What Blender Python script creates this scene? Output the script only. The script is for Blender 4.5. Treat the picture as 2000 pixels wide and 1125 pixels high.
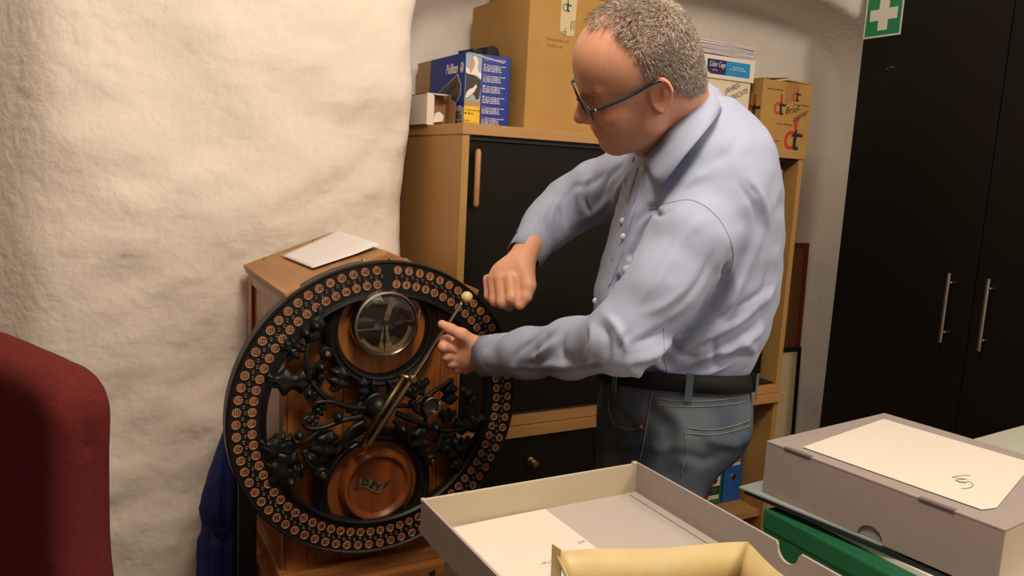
import bpy, bmesh, math, random
import numpy as np
from mathutils import Vector, Matrix
from mathutils.bvhtree import BVHTree
random.seed(7); np.random.seed(7)
scene = bpy.context.scene
for o in list(bpy.data.objects): bpy.data.objects.remove(o)
COL = scene.collection
PI = math.pi

# ------------------------------------------------------------------ camera
YAW, PITCH, ROLL = 0.5106, 0.1486, 0.0520
cam = bpy.data.cameras.new('camera'); cam.sensor_width = 36.0
cam.lens = 1529.8 / 2000 * 36.0; cam.clip_start = 0.02
camera = bpy.data.objects.new('camera', cam); COL.objects.link(camera)
def _cam_matrix():
    cy, sy, cp, sp = math.cos(YAW), math.sin(YAW), math.cos(PITCH), math.sin(PITCH)
    F = Vector((sy*cp, cy*cp, -sp)); R = Vector((cy, -sy, 0)); U = R.cross(F)
    c, s = math.cos(ROLL), math.sin(ROLL)
    R2 = c*R + s*U; U2 = c*U - s*R
    m = Matrix.Identity(4)
    for i in range(3): m[i][0] = R2[i]; m[i][1] = U2[i]; m[i][2] = -F[i]
    m[0][3], m[1][3], m[2][3] = 0, 0, 1.395
    return m
camera.matrix_world = _cam_matrix()
scene.camera = camera
# ------------------------------------------------------------------ light and exposure
vs = scene.view_settings
vs.view_transform = 'Standard'; vs.look = 'None'; vs.gamma = 1.0; vs.exposure = 0.08; vs.use_curve_mapping = False
world = bpy.data.worlds.new('world'); scene.world = world; world.use_nodes = True
world.node_tree.nodes['Background'].inputs[0].default_value = (1.0, 0.86, 0.7, 1)
world.node_tree.nodes['Background'].inputs[1].default_value = 0.02
def area(name, loc, target, size, power, color):
    l = bpy.data.lights.new(name, 'AREA'); l.shape = 'RECTANGLE'; l.size, l.size_y = size; l.energy = power; l.color = color
    o = bpy.data.objects.new(name, l); COL.objects.link(o); o.location = loc
    o.rotation_euler = (Vector(target)-Vector(loc)).to_track_quat('-Z', 'Y').to_euler()
    return o
def globe(name, loc, radius, power, color):
    l = bpy.data.lights.new(name, 'POINT'); l.shadow_soft_size = radius; l.energy = power; l.color = color
    o = bpy.data.objects.new(name, l); COL.objects.link(o); o.location = loc
    return o
globe('ceiling_globe', (0.35, 0.45, 2.38), 0.18, 54, (1.0, 0.87, 0.71))
globe('rear_ceiling_globe', (1.75, -0.45, 2.32), 0.18, 40, (1.0, 0.87, 0.71))

area('added_cool_fill', (1.0, -1.60, 1.55), (0.8, 1.5, 1.25), (1.3, 1.1), 6, (0.86, 0.92, 1.0))  # cool fill light added behind the camera, no known source there

# ------------------------------------------------------------------ materials
MATS = {}
def mat(name, col, rough=0.6, metal=0.0, var=0.0, vscale=8.0, bump=0.0, bscale=60.0, spec=0.5, sub=0.0, stretch=(1,1,1), col2=None, detail=4.0, coat=0.0, trans=0.0, dist=0.002):
    if name in MATS: return MATS[name]
    m = bpy.data.materials.new(name); m.use_nodes = True; nt = m.node_tree; N = nt.nodes; L = nt.links
    b = N['Principled BSDF']
    b.inputs['Base Color'].default_value = (*col, 1); b.inputs['Roughness'].default_value = rough
    b.inputs['Metallic'].default_value = metal; b.inputs['Specular IOR Level'].default_value = spec
    b.inputs['Coat Weight'].default_value = coat
    if trans: b.inputs['Transmission Weight'].default_value = trans
    if sub: b.inputs['Subsurface Weight'].default_value = sub; b.inputs['Subsurface Radius'].default_value = (0.01, 0.004, 0.002)
    tc = N.new('ShaderNodeTexCoord'); mp = N.new('ShaderNodeMapping'); mp.inputs['Scale'].default_value = stretch
    L.new(tc.outputs['Object'], mp.inputs['Vector'])
    if var or col2:
        n = N.new('ShaderNodeTexNoise'); n.inputs['Scale'].default_value = vscale; n.inputs['Detail'].default_value = detail
        L.new(mp.outputs['Vector'], n.inputs['Vector'])
        mx = N.new('ShaderNodeMix'); mx.data_type = 'RGBA'
        c2 = col2 or tuple(max(0, c*(1-var)) for c in col); c1 = col if col2 else tuple(min(1, c*(1+var)) for c in col)
        rp = N.new('ShaderNodeMapRange'); rp.inputs[1].default_value = 0.32; rp.inputs[2].default_value = 0.68
        L.new(n.outputs['Fac'], rp.inputs[0]); L.new(rp.outputs[0], mx.inputs['Factor'])
        mx.inputs[6].default_value = (*c1, 1); mx.inputs[7].default_value = (*c2, 1)
        L.new(mx.outputs[2], b.inputs['Base Color'])
    if bump:
        n2 = N.new('ShaderNodeTexNoise'); n2.inputs['Scale'].default_value = bscale; n2.inputs['Detail'].default_value = 5
        L.new(mp.outputs['Vector'], n2.inputs['Vector'])
        bp = N.new('ShaderNodeBump'); bp.inputs['Strength'].default_value = bump; bp.inputs['Distance'].default_value = dist
        L.new(n2.outputs['Fac'], bp.inputs['Height']); L.new(bp.outputs['Normal'], b.inputs['Normal'])
    MATS[name] = m
    return m
def wood(name, c1, c2, axis=2, scale=22.0, rough=0.45, coat=0.1):
    st = [1.0, 1.0, 1.0]; st[axis] = 0.07
    return mat(name, c1, rough, col2=c2, vscale=scale, stretch=tuple(st), bump=0.25, bscale=scale*2.5, detail=8, coat=coat, dist=0.001)

# ------------------------------------------------------------------ mesh helpers
def mk(name, verts, faces, m, parent=None, smooth=False, origin=None):
    me = bpy.data.meshes.new(name)
    if isinstance(verts, np.ndarray): verts = verts.astype(float)
    off = Vector(origin) if origin is not None else Vector((0,0,0))
    vv = [tuple(Vector(v)-off) for v in verts] if origin is not None else (verts.tolist() if isinstance(verts, np.ndarray) else [tuple(v) for v in verts])
    me.from_pydata(vv, [], faces.tolist() if isinstance(faces, np.ndarray) else faces); me.update()
    if m: me.materials.append(m)
    if smooth: me.polygons.foreach_set('use_smooth', [True]*len(me.polygons))
    o = bpy.data.objects.new(name, me); COL.objects.link(o); o.location = off
    attach(o, parent)
    return o
def attach(o, parent):
    if parent is None: return
    o.parent = parent
    w = Matrix.Identity(4); p = parent
    chain = []
    while p: chain.append(p); p = p.parent
    for p in reversed(chain): w = w @ p.matrix_parent_inverse @ p.matrix_basis
    o.matrix_parent_inverse = w.inverted()
def thing(name, label, cat, loc, group=None):
    o = bpy.data.objects.new(name, None); COL.objects.link(o); o.location = loc; o.empty_display_size = 0.05
    return tag(o, label, cat, group)
def tag(o, label=None, cat=None, group=None, kind=None):
    if label: o['label'] = label
    if cat: o['category'] = cat
    if group: o['group'] = group
    if kind: o['kind'] = kind
    return o
def from_bm(name, bm, m, parent=None, smooth=False, origin=None):
    bm.verts.ensure_lookup_table()
    bmesh.ops.recalc_face_normals(bm, faces=bm.faces)
    v = [tuple(x.co) for x in bm.verts]; idx = {x: i for i, x in enumerate(bm.verts)}
    f = [[idx[x] for x in fc.verts] for fc in bm.faces]; bm.free()
    return mk(name, v, f, m, parent, smooth, origin)
def bmbox(bm, lo, hi, bevel=0.0, M=None):
    vs = [bm.verts.new((x, y, z)) for x in (lo[0], hi[0]) for y in (lo[1], hi[1]) for z in (lo[2], hi[2])]
    fs = [bm.faces.new([vs[i] for i in q]) for q in ((0,1,3,2),(4,6,7,5),(0,4,5,1),(2,3,7,6),(0,2,6,4),(1,5,7,3))]
    new = vs
    if bevel:
        es = list({e for f in fs for e in f.edges})
        r = bmesh.ops.bevel(bm, geom=es, offset=bevel, segments=2, affect='EDGES', profile=0.7)
        new = list({v for f in r['faces'] for v in f.verts} | {v for v in vs if v.is_valid})
    if M is not None: bmesh.ops.transform(bm, matrix=M, verts=[v for v in new if v.is_valid])
def box(name, lo, hi, m, parent=None, bevel=0.002, M=None, origin=None):
    bm = bmesh.new(); bmbox(bm, lo, hi, bevel)
    if M is not None: bmesh.ops.transform(bm, matrix=M, verts=bm.verts)
    return from_bm(name, bm, m, parent, origin=origin)
def boxes(name, lst, m, parent=None, bevel=0.0015, M=None):
    bm = bmesh.new()
    for lo, hi in lst: bmbox(bm, lo, hi, bevel)
    if M is not None: bmesh.ops.transform(bm, matrix=M, verts=bm.verts)
    return from_bm(name, bm, m, parent)
def catmull(pts, n=8, closed=False):
    P = np.array(pts, float); out = []; k = len(P)
    for i in range(k if closed else k-1):
        p0 = P[(i-1) % k] if closed or i > 0 else 2*P[0]-P[1]
        p1 = P[i]; p2 = P[(i+1) % k]
        p3 = P[(i+2) % k] if closed or i+2 < k else 2*P[-1]-P[-2]
        for j in range(n):
            t = j/n
            out.append(0.5*((2*p1)+(-p0+p2)*t+(2*p0-5*p1+4*p2-p3)*t*t+(-p0+3*p1-3*p2+p3)*t**3))
    if not closed: out.append(P[-1])
    return np.array(out)
def tube_geo(pts, r, seg=8, flat=None):
    P = np.array(pts, float); n = len(P)
    rr = np.full(n, r) if np.isscalar(r) else np.interp(np.linspace(0, 1, n), np.linspace(0, 1, len(r)), r)
    T = np.gradient(P, axis=0); T /= np.linalg.norm(T, axis=1)[:, None]+1e-12
    ref = np.array([0, 0, 1.0]) if abs(T[0][2]) < 0.9 else np.array([1.0, 0, 0])
    a = np.cross(T[0], ref); a /= np.linalg.norm(a); V = []; F = []
    for i in range(n):
        a = a - T[i]*(a@T[i]); a /= np.linalg.norm(a); b = np.cross(T[i], a)
        for k in range(seg):
            t = 2*PI*k/seg; V.append(P[i]+rr[i]*(math.cos(t)*a+math.sin(t)*b))
    for i in range(n-1):
        for k in range(seg):
            k2 = (k+1) % seg; F.append([i*seg+k, i*seg+k2, (i+1)*seg+k2, (i+1)*seg+k])
    F.append(list(range(seg))[::-1]); F.append([(n-1)*seg+k for k in range(seg)])
    return V, F
def tube(name, pts, r, m, parent=None, seg=8, smooth=True):
    V, F = tube_geo(pts, r, seg); return mk(name, V, F, m, parent, smooth)
def join_geo(lst):
    V = []; F = []
    for v, f in lst:
        k = len(V); V += [tuple(x) for x in v]; F += [[i+k for i in q] for q in f]
    return V, F
def lathe_geo(profile, center, axis='y', seg=48):
    # profile: list of (radius, offset along axis); axis y points away from the room
    V = []; F = []; n = len(profile); c = Vector(center)
    for k in range(seg):
        t = 2*PI*k/seg
        for r, h in profile:
            d = {'y': Vector((r*math.cos(t), h, r*math.sin(t))), 'z': Vector((r*math.cos(t), r*math.sin(t), h)), 'x': Vector((h, r*math.cos(t), r*math.sin(t)))}[axis]
            V.append(tuple(c+d))
    for k in range(seg):
        k2 = (k+1) % seg
        for i in range(n-1): F.append([k*n+i, k2*n+i, k2*n+i+1, k*n+i+1])
    return V, F
def lathe(name, profile, center, m, parent=None, axis='y', seg=48, smooth=True):
    V, F = lathe_geo(profile, center, axis, seg)
    bm = bmesh.new(); vs = [bm.verts.new(v) for v in V]
    for f in F: bm.faces.new([vs[i] for i in f])
    bmesh.ops.remove_doubles(bm, verts=bm.verts, dist=1e-6)
    o = from_bm(name, bm, m, parent, smooth)
    if smooth: edge_split(o)
    return o
def edge_split(o, ang=35):
    md = o.modifiers.new('split', 'EDGE_SPLIT'); md.split_angle = math.radians(ang)
def prism(name, poly, depth, m, parent=None, M=None, bevel=0.0):
    bm = bmesh.new(); a = [bm.verts.new((x, y, 0)) for x, y in poly]; b = [bm.verts.new((x, y, depth)) for x, y in poly]
    bm.faces.new(a[::-1]); bm.faces.new(b); n = len(poly)
    for i in range(n): bm.faces.new([a[i], a[(i+1) % n], b[(i+1) % n], b[i]])
    if M is not None: bmesh.ops.transform(bm, matrix=M, verts=bm.verts)
    return from_bm(name, bm, m, parent)
def frame(o, x, y):                     # matrix: origin o, unit axes x, y, and their normal
    x = Vector(x).normalized(); y = Vector(y); y = (y-x*y.dot(x)).normalized(); z = x.cross(y)
    m = Matrix.Identity(4)
    for i in range(3): m[i][0] = x[i]; m[i][1] = y[i]; m[i][2] = z[i]; m[i][3] = o[i]
    return m
FRONT = lambda x, y, z: frame((x, y, z), (1,0,0), (0,0,1))      # faces -Y
SIDE = lambda x, y, z: frame((x, y, z), (0,-1,0), (0,0,1))      # faces -X
TOP = lambda x, y, z, a=0.0: frame((x, y, z), (math.cos(a), math.sin(a), 0), (-math.sin(a), math.cos(a), 0))
def text(name, s, size, M, m, parent=None, shear=0.0, align='LEFT', bold=0.0, ext=0.0002, xs=1.0, space=1.0):
    c = bpy.data.curves.new('t', 'FONT'); c.body = s; c.size = size; c.shear = shear; c.align_x = align; c.offset = bold; c.extrude = ext; c.resolution_u = 2; c.space_line = space
    t = bpy.data.objects.new('t', c); COL.objects.link(t)
    dg = bpy.context.evaluated_depsgraph_get(); me = bpy.data.meshes.new_from_object(t.evaluated_get(dg))
    bpy.data.objects.remove(t); bpy.data.curves.remove(c)
    me.transform(Matrix.Diagonal((xs, 1, 1, 1))); me.transform(M @ Matrix.Translation((0, 0, 0.0004)))
    me.name = name; me.materials.clear(); me.materials.append(m)
    o = bpy.data.objects.new(name, me); COL.objects.link(o); attach(o, parent); return o
def patch(name, poly, M, m, parent=None, t=0.0004):   # flat printed shape lying on a surface
    return prism(name, poly, t, m, parent, M)
def rect(x0, y0, x1, y1): return [(x0, y0), (x1, y0), (x1, y1), (x0, y1)]
def pen(name, strokes, M, m, parent=None, r=0.0006):  # handwritten strokes on a surface
    G = []
    for s in strokes:
        P = catmull([(x, y, 0.0003) for x, y in s], 5) if len(s) > 2 else np.array([(x, y, 0.0003) for x, y in s])
        P = [tuple(M @ Vector(p)) for p in P]; G.append(tube_geo(P, r, 5))
    V, F = join_geo(G); return mk(name, V, F, m, parent)

# ------------------------------------------------------------------ volumes: signed distances, blended and meshed
def hashn(i, j, k, seed):
    h = np.sin(i*127.1+j*311.7+k*74.7+seed*53.3)*43758.5453
    return h-np.floor(h)
def vnoise(P, scale, seed=0):
    Q = np.asarray(P, np.float64)*scale; I = np.floor(Q); f = Q-I; f = f*f*(3-2*f); r = 0
    for a in (0, 1):
        for b in (0, 1):
            for c in (0, 1):
                w = (f[:, 0] if a else 1-f[:, 0])*(f[:, 1] if b else 1-f[:, 1])*(f[:, 2] if c else 1-f[:, 2])
                r = r+w*hashn(I[:, 0]+a, I[:, 1]+b, I[:, 2]+c, seed)
    return r*2-1
def smin(a, b, k):
    h = np.clip(0.5+0.5*(b-a)/k, 0, 1); return b*(1-h)+a*h-k*h*(1-h)
def smax(a, b, k): return -smin(-a, -b, k)
def cap(P, a, b, ra, rb=None):
    rb = ra if rb is None else rb
    a = np.array(a, float); d = np.array(b, float)-a
    t = np.clip(((P-a)@d)/(d@d), 0, 1)
    return np.linalg.norm(P-a-t[:, None]*d, axis=1)-(ra+(rb-ra)*t)
def chain(P, pts, rad, k=0.01):
    d = None
    for i in range(len(pts)-1):
        c = cap(P, pts[i], pts[i+1], rad[i], rad[i+1]); d = c if d is None else smin(d, c, k)
    return d
def ell(P, c, r, R=None):
    q = P-np.array(c, float)
    if R is not None: q = q@R
    r = np.array(r, float); k0 = np.linalg.norm(q/r, axis=1); k1 = np.linalg.norm(q/(r*r), axis=1)+1e-9
    return k0*(k0-1)/k1
def rbox(P, c, half, rad, R=None):
    q = P-np.array(c, float)
    if R is not None: q = q@R
    q = np.abs(q)-(np.array(half, float)-rad)
    return np.linalg.norm(np.maximum(q, 0), axis=1)+np.minimum(q.max(axis=1), 0)-rad
def loft(P, z, uc, a, vc, b, e=2.3, rot=0.0):
    zz = np.clip(P[:, 2], z[0], z[-1]); zf = np.linspace(z[0], z[-1], 200)
    def sm(y):
        y = np.interp(zf, z, y); k = np.ones(13)/13
        return np.convolve(np.pad(y, 6, mode='edge'), k, 'valid')
    U = np.interp(zz, zf, sm(uc)); A = np.interp(zz, zf, sm(a)); W = np.interp(zz, zf, sm(vc)); B = np.interp(zz, zf, sm(b))
    x = P[:, 0]-U; y = P[:, 1]-W
    if rot:
        c, s = math.cos(rot), math.sin(rot); x, y = c*x+s*y, -s*x+c*y
    q = (np.abs(x/A)**e+np.abs(y/B)**e)**(1/e)
    d = (q-1)*np.minimum(A, B)
    dz = np.maximum(z[0]-P[:, 2], P[:, 2]-z[-1])
    return np.where(dz > 0, np.sqrt(np.maximum(d, 0)**2+dz**2), np.maximum(d, dz))
def surfnet(fn, lo, hi, h, blk=8):
    lo = np.array(lo, float); hi = np.array(hi, float)
    nb = np.ceil((hi-lo)/(h*blk)).astype(int); n = nb*blk+1
    bi = np.stack(np.meshgrid(*[np.arange(k) for k in nb], indexing='ij'), -1).reshape(-1, 3)
    dc = fn(lo+(bi*blk+blk/2)*h)
    D = np.repeat(np.repeat(np.repeat(dc.reshape(nb), blk, 0), blk, 1), blk, 2)
    D = np.pad(D, ((0, 1),)*3, mode='edge').astype(np.float32)
    keep = bi[np.abs(dc) < blk*h*0.5*1.732*1.9+0.012]
    M = np.zeros(n, bool)
    for i, j, k in keep: M[i*blk:(i+1)*blk+1, j*blk:(j+1)*blk+1, k*blk:(k+1)*blk+1] = True
    idx = np.argwhere(M)
    vals = np.empty(len(idx), np.float32)
    for s in range(0, len(idx), 400000): vals[s:s+400000] = fn(lo+idx[s:s+400000]*h)
    D[M] = vals
    S = D < 0; c = [slice(0, -1), slice(1, None)]
    cnt = sum(S[c[a], c[b], c[d]].astype(np.int8) for a in (0, 1) for b in (0, 1) for d in (0, 1))
    cells = np.argwhere((cnt > 0) & (cnt < 8)); vid = np.full(np.array(n)-1, -1, np.int64); vid[tuple(cells.T)] = np.arange(len(cells))
    acc = np.zeros((len(cells), 3)); num = np.zeros(len(cells))
    corners = [(a, b, d) for a in (0, 1) for b in (0, 1) for d in (0, 1)]
    for p in corners:
        for ax in range(3):
            if p[ax] == 0:
                q = list(p); q[ax] = 1
                d0 = D[tuple((cells+p).T)]; d1 = D[tuple((cells+q).T)]; x = (d0 < 0) != (d1 < 0)
                t = np.where(x, d0/np.where(x, d0-d1, 1), 0)
                pt = np.tile(np.array(p, float), (len(cells), 1)); pt[:, ax] = t
                acc[x] += pt[x]; num[x] += 1
    V = lo+(cells+acc/num[:, None])*h
    faces = []
    for ax in range(3):
        a1, a2 = (ax+1) % 3, (ax+2) % 3
        s0 = [slice(None)]*3; s1 = [slice(None)]*3; s0[ax] = slice(0, -1); s1[ax] = slice(1, None)
        e = np.argwhere(S[tuple(s0)] != S[tuple(s1)])
        e = e[(e[:, a1] > 0) & (e[:, a2] > 0) & (e[:, a1] < n[a1]-1) & (e[:, a2] < n[a2]-1)]
        o1 = np.zeros(3, int); o1[a1] = 1; o2 = np.zeros(3, int); o2[a2] = 1
        q = np.stack([vid[tuple((e-o1-o2).T)], vid[tuple((e-o2).T)], vid[tuple(e.T)], vid[tuple((e-o1).T)]], 1)
        fl = S[tuple(e.T)]; q[~fl] = q[~fl][:, ::-1]; faces.append(q)
    return V, np.concatenate(faces)
def normals(V, F):
    a, b, c, d = (V[F[:, i]] for i in range(4)); n = np.cross(c-a, d-b); N = np.zeros_like(V)
    for i in range(4): np.add.at(N, F[:, i], n)
    return N/(np.linalg.norm(N, axis=1)[:, None]+1e-12)
def relax(V, F, it=2, w=0.5):
    for _ in range(it):
        A = np.zeros_like(V); C = np.zeros(len(V))
        for i in range(4):
            for j in ((i+1) % 4, (i-1) % 4): np.add.at(A, F[:, i], V[F[:, j]]); np.add.at(C, F[:, i], 1)
        V = V*(1-w)+w*A/np.maximum(C, 1)[:, None]
    return V
def stroke_field(V, pts, width):
    pts = np.array(pts); best = np.full(len(V), 9.0); L = len(pts)
    for i in range(L-1):
        d = pts[i+1]-pts[i]; t = np.clip(((V-pts[i])@d)/(d@d+1e-12), 0, 1)
        w = 1.0
        best = np.minimum(best, np.linalg.norm(V-pts[i]-t[:, None]*d, axis=1))
    return np.exp(-(best/width)**2)

# ------------------------------------------------------------------ the room
def orient(V, F):
    a, b, c = V[F[:, 0]], V[F[:, 1]], V[F[:, 2]]; d = V[F[:, 3]]
    vol = np.einsum('ij,ij->i', a, np.cross(b, c)).sum()+np.einsum('ij,ij->i', a, np.cross(c, d)).sum()
    return F if vol > 0 else F[:, ::-1]
PLASTER = mat('limewashed_plaster', (0.82, 0.755, 0.675), 0.92, col2=(0.79, 0.715, 0.63), vscale=2.2, bump=0.6, bscale=42, spec=0.15, dist=0.006)
FLOOR = wood('floor_boards', (0.12, 0.065, 0.033), (0.08, 0.043, 0.022), axis=1, scale=14)
tag(box('floor', (-1.7, -1.7, -0.1), (3.1, 2.7, 0.0), FLOOR, bevel=0), kind='structure')
tag(box('ceiling', (-1.7, -1.7, 2.62), (3.1, 2.7, 2.72), PLASTER, bevel=0), kind='structure')
tag(box('wall_left', (-1.8, -1.7, 0), (-1.7, 2.7, 2.62), mat('low_bounce_brown', (0.22, 0.15, 0.10), 0.7), bevel=0), kind='structure')  # unseen left and front walls made mid-brown to cut bounced fill light
tag(box('wall_right', (3.0, -1.7, 0), (3.1, 2.7, 2.62), PLASTER, bevel=0), kind='structure')
tag(box('wall_front', (-1.7, -1.8, 0), (3.0, -1.7, 2.62), mat('low_bounce_brown', (0.22, 0.15, 0.10), 0.7), bevel=0), kind='structure')
def wall_fn(P):
    x, y, z = P[:, 0], P[:, 1], P[:, 2]
    wob = 0.020*vnoise(P*np.array([1, 0.2, 1]), 2.3, 3)+0.016*vnoise(np.stack([x*0.8+z*0.5, y*0.3, z*1.1-x*0.45], 1), 5.5, 4)+0.008*vnoise(np.stack([x*0.8+z*0.6, y*0.3, z*1.5-x*0.9], 1), 10, 14)+0.006*vnoise(P*np.array([0.7, .3, 1.2]), 13, 5)+0.0022*vnoise(P, 34, 6)
    wob = wob*np.clip((2.45-x)/0.3, 0.15, 1); front = 1.905+0.012*np.clip((x-2.2)/0.2, 0, 1)-y+wob
    # arched recess that holds the cabinet
    xe = x+0.016*vnoise(P*np.array([0, 1, 1]), 3.2, 9)+0.006*vnoise(P, 9, 10)
    cx, hw, sp = 1.70, 0.955, 1.50
    lean = 0.02*(z-1.0)
    q = ((np.abs(xe-cx)/hw)**4+(np.maximum(z-sp, 0)/0.53)**4)**0.25
    side = (np.abs(xe-cx)-hw)
    arch = np.where(z > sp, (q-1)*0.55, side)
    niche = smax(arch, y-2.21-0.4*wob, 0.05)
    # splayed window reveal on the left
    spl = smax(((x+0.045)+(y-1.9)*1.0)*0.75+0.012*vnoise(P*np.array([0, 1, 1]), 4, 12), y-2.55, 0.03)
    d = smax(front, -niche, 0.035)
    d = smax(d, -spl, 0.05)
    return d
V, F = surfnet(wall_fn, (-1.72, 1.80, -0.02), (3.02, 2.66, 2.66), 0.0105)
F = orient(V, F)
N_ = normals(V, F)
# little blobs and pits of the old plaster
lump = np.clip(vnoise(V, 62, 21)-0.5, 0, 1)*0.012+np.clip(vnoise(V, 95, 22)-0.5, 0, 1)*0.008
V = V+N_*(lump*(0.6+0.4*vnoise(V, 3, 8)))[:, None]
tag(mk('wall_back', V, F, PLASTER, smooth=True), kind='structure')

WF = mat('fill_frame_white', (0.7, 0.68, 0.64), 0.5)
w1 = boxes('fill_light_frame', [((0.28, -1.70, 0.93), (0.34, -1.62, 2.17)), ((1.66, -1.70, 0.93), (1.72, -1.62, 2.17)), ((0.34, -1.70, 2.11), (1.66, -1.62, 2.17)), ((0.34, -1.70, 0.93), (1.66, -1.62, 0.99))], WF)  # unseen frame added around the fill light
tag(w1, kind='structure')

# ------------------------------------------------------------------ cabinet in the recess
BEECH = mat('beech_laminate', (0.42, 0.24, 0.075), 0.5, col2=(0.38, 0.21, 0.062), vscale=30, stretch=(1, 1, 0.08))
BEECH_H = mat('beech_laminate_edge', (0.45, 0.25, 0.085), 0.5, col2=(0.41, 0.22, 0.07), vscale=30, stretch=(0.08, 1, 1))
BLACKLAM = mat('black_laminate', (0.007, 0.005, 0.0035), 0.5, bump=0.12, bscale=420, spec=0.2, dist=0.0006)
BLACKPL = mat('black_plastic', (0.008, 0.008, 0.008), 0.45)
STEEL = mat('brushed_steel', (0.60, 0.55, 0.48), 0.32, metal=1.0)
X0, X1, YF, YB = 0.798, 1.951, 1.70, 2.13
c = thing('sliding_door_cabinet', 'beech cabinet with black sliding doors and wooden bar handles, standing in the arched recess', 'cabinet', ((X0+X1)/2, (YF+YB)/2, 0.74))
box('top_board', (X0-0.002, YF-0.004, 1.474), (X1+0.002, YB, 1.5), BEECH_H, c)
box('side_panel', (X0, YF, 0.765), (X0+0.019, YB, 1.474), BEECH, c)
box('side_panel', (X1-0.019, YF, 0.765), (X1, YB, 1.474), BEECH, c)
box('bottom_board', (X0-0.002, YF-0.002, 0.740), (X1+0.002, YB, 0.765), BEECH_H, c)
box('back_panel', (X0+0.019, YB-0.01, 0.765), (X1-0.019, YB-0.002, 1.474), BEECH, c)
box('shelf', (X0+0.019, YF+0.09, 1.11), (X1-0.019, YB-0.01, 1.13), BEECH_H, c)
box('divider_panel', (1.36, YF+0.09, 0.765), (1.38, YB-0.01, 1.474), BEECH, c)
for za, zb in ((1.462, 1.4735), (0.7655, 0.771)): box('door_track', (X0+0.019, YF+0.012, za), (X1-0.019, YF+0.07, zb), BLACKPL, c, 0.001)
d1 = box('sliding_door', (X0+0.020, YF+0.018, 0.772), (1.40, YF+0.034, 1.462), BLACKLAM, c)
d2 = box('sliding_door', (1.36, YF+0.045, 0.772), (1.905, YF+0.061, 1.462), BLACKLAM, c)
HANDLE = mat('handle_beech', (0.42, 0.22, 0.09), 0.4)
for dd, hx, hy in ((d1, 0.842, YF+0.018), (d2, 1.888, YF+0.045)):
    h = tube('handle', [(hx, hy-0.016, 1.303), (hx, hy-0.016, 1.310), (hx, hy-0.016, 1.435), (hx, hy-0.016, 1.442)], [0.004, 0.0075, 0.0075, 0.004], HANDLE, dd, 12)
    for z in (1.325, 1.420): tube('handle_stub', [(hx, hy-0.012, z), (hx, hy+0.001, z)], 0.004, BLACKPL, dd, 8)
lathe('door_lock', [(0.0, -0.012), (0.006, -0.012), (0.007, -0.003), (0.010, -0.002), (0.010, 0.001)], (1.885, YF+0.045, 1.105), STEEL, d2, seg=20)

# lower unit
lc = thing('drawer_cabinet', 'lower beech cabinet with black fronts and an open binder shelf, under the sliding door cabinet', 'cabinet', ((X0+X1)/2, (YF+YB)/2, 0))
box('top_board', (X0-0.006, YF-0.014, 0.711), (X1+0.006, YB, 0.7385), BEECH_H, lc)
box('side_panel', (X0, YF, 0.0), (X0+0.019, YB, 0.711), BEECH, lc)
box('side_panel', (X1-0.019, YF, 0.0), (X1, YB, 0.711), BEECH, lc)
box('divider_panel', (1.475, YF, 0.07), (1.494, YB-0.01, 0.711), BEECH, lc)
box('back_panel', (X0+0.019, YB-0.01, 0.07), (X1-0.019, YB-0.002, 0.711), BEECH, lc)
box('bottom_board', (X0+0.019, YF+0.002, 0.05), (X1-0.019, YB-0.01, 0.069), BEECH_H, lc)
box('plinth', (X0+0.019, YF+0.03, 0.0), (X1-0.019, YF+0.045, 0.049), BLACKLAM, lc)
box('shelf', (1.495, YF+0.012, 0.318), (X1-0.020, YB-0.012, 0.339), BEECH_H, lc)
for a, b in ((0.075, 0.285), (0.290, 0.495), (0.500, 0.707)):
    dr = box('drawer', (X0+0.021, YF-0.001, a), (1.472, YF+0.018, b), BLACKLAM, lc)
    for kx in (1.035, 1.26):
        lathe('knob', [(0, -0.030), (0.008, -0.029), (0.012, -0.022), (0.009, -0.014), (0.005, -0.010), (0.006, -0.003), (0.011, -0.001), (0.011, 0.001)], (kx, YF-0.001, (a+b)/2+0.033), mat('antique_brass', (0.35, 0.27, 0.16), 0.35, metal=1.0), dr, seg=20)

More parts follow.
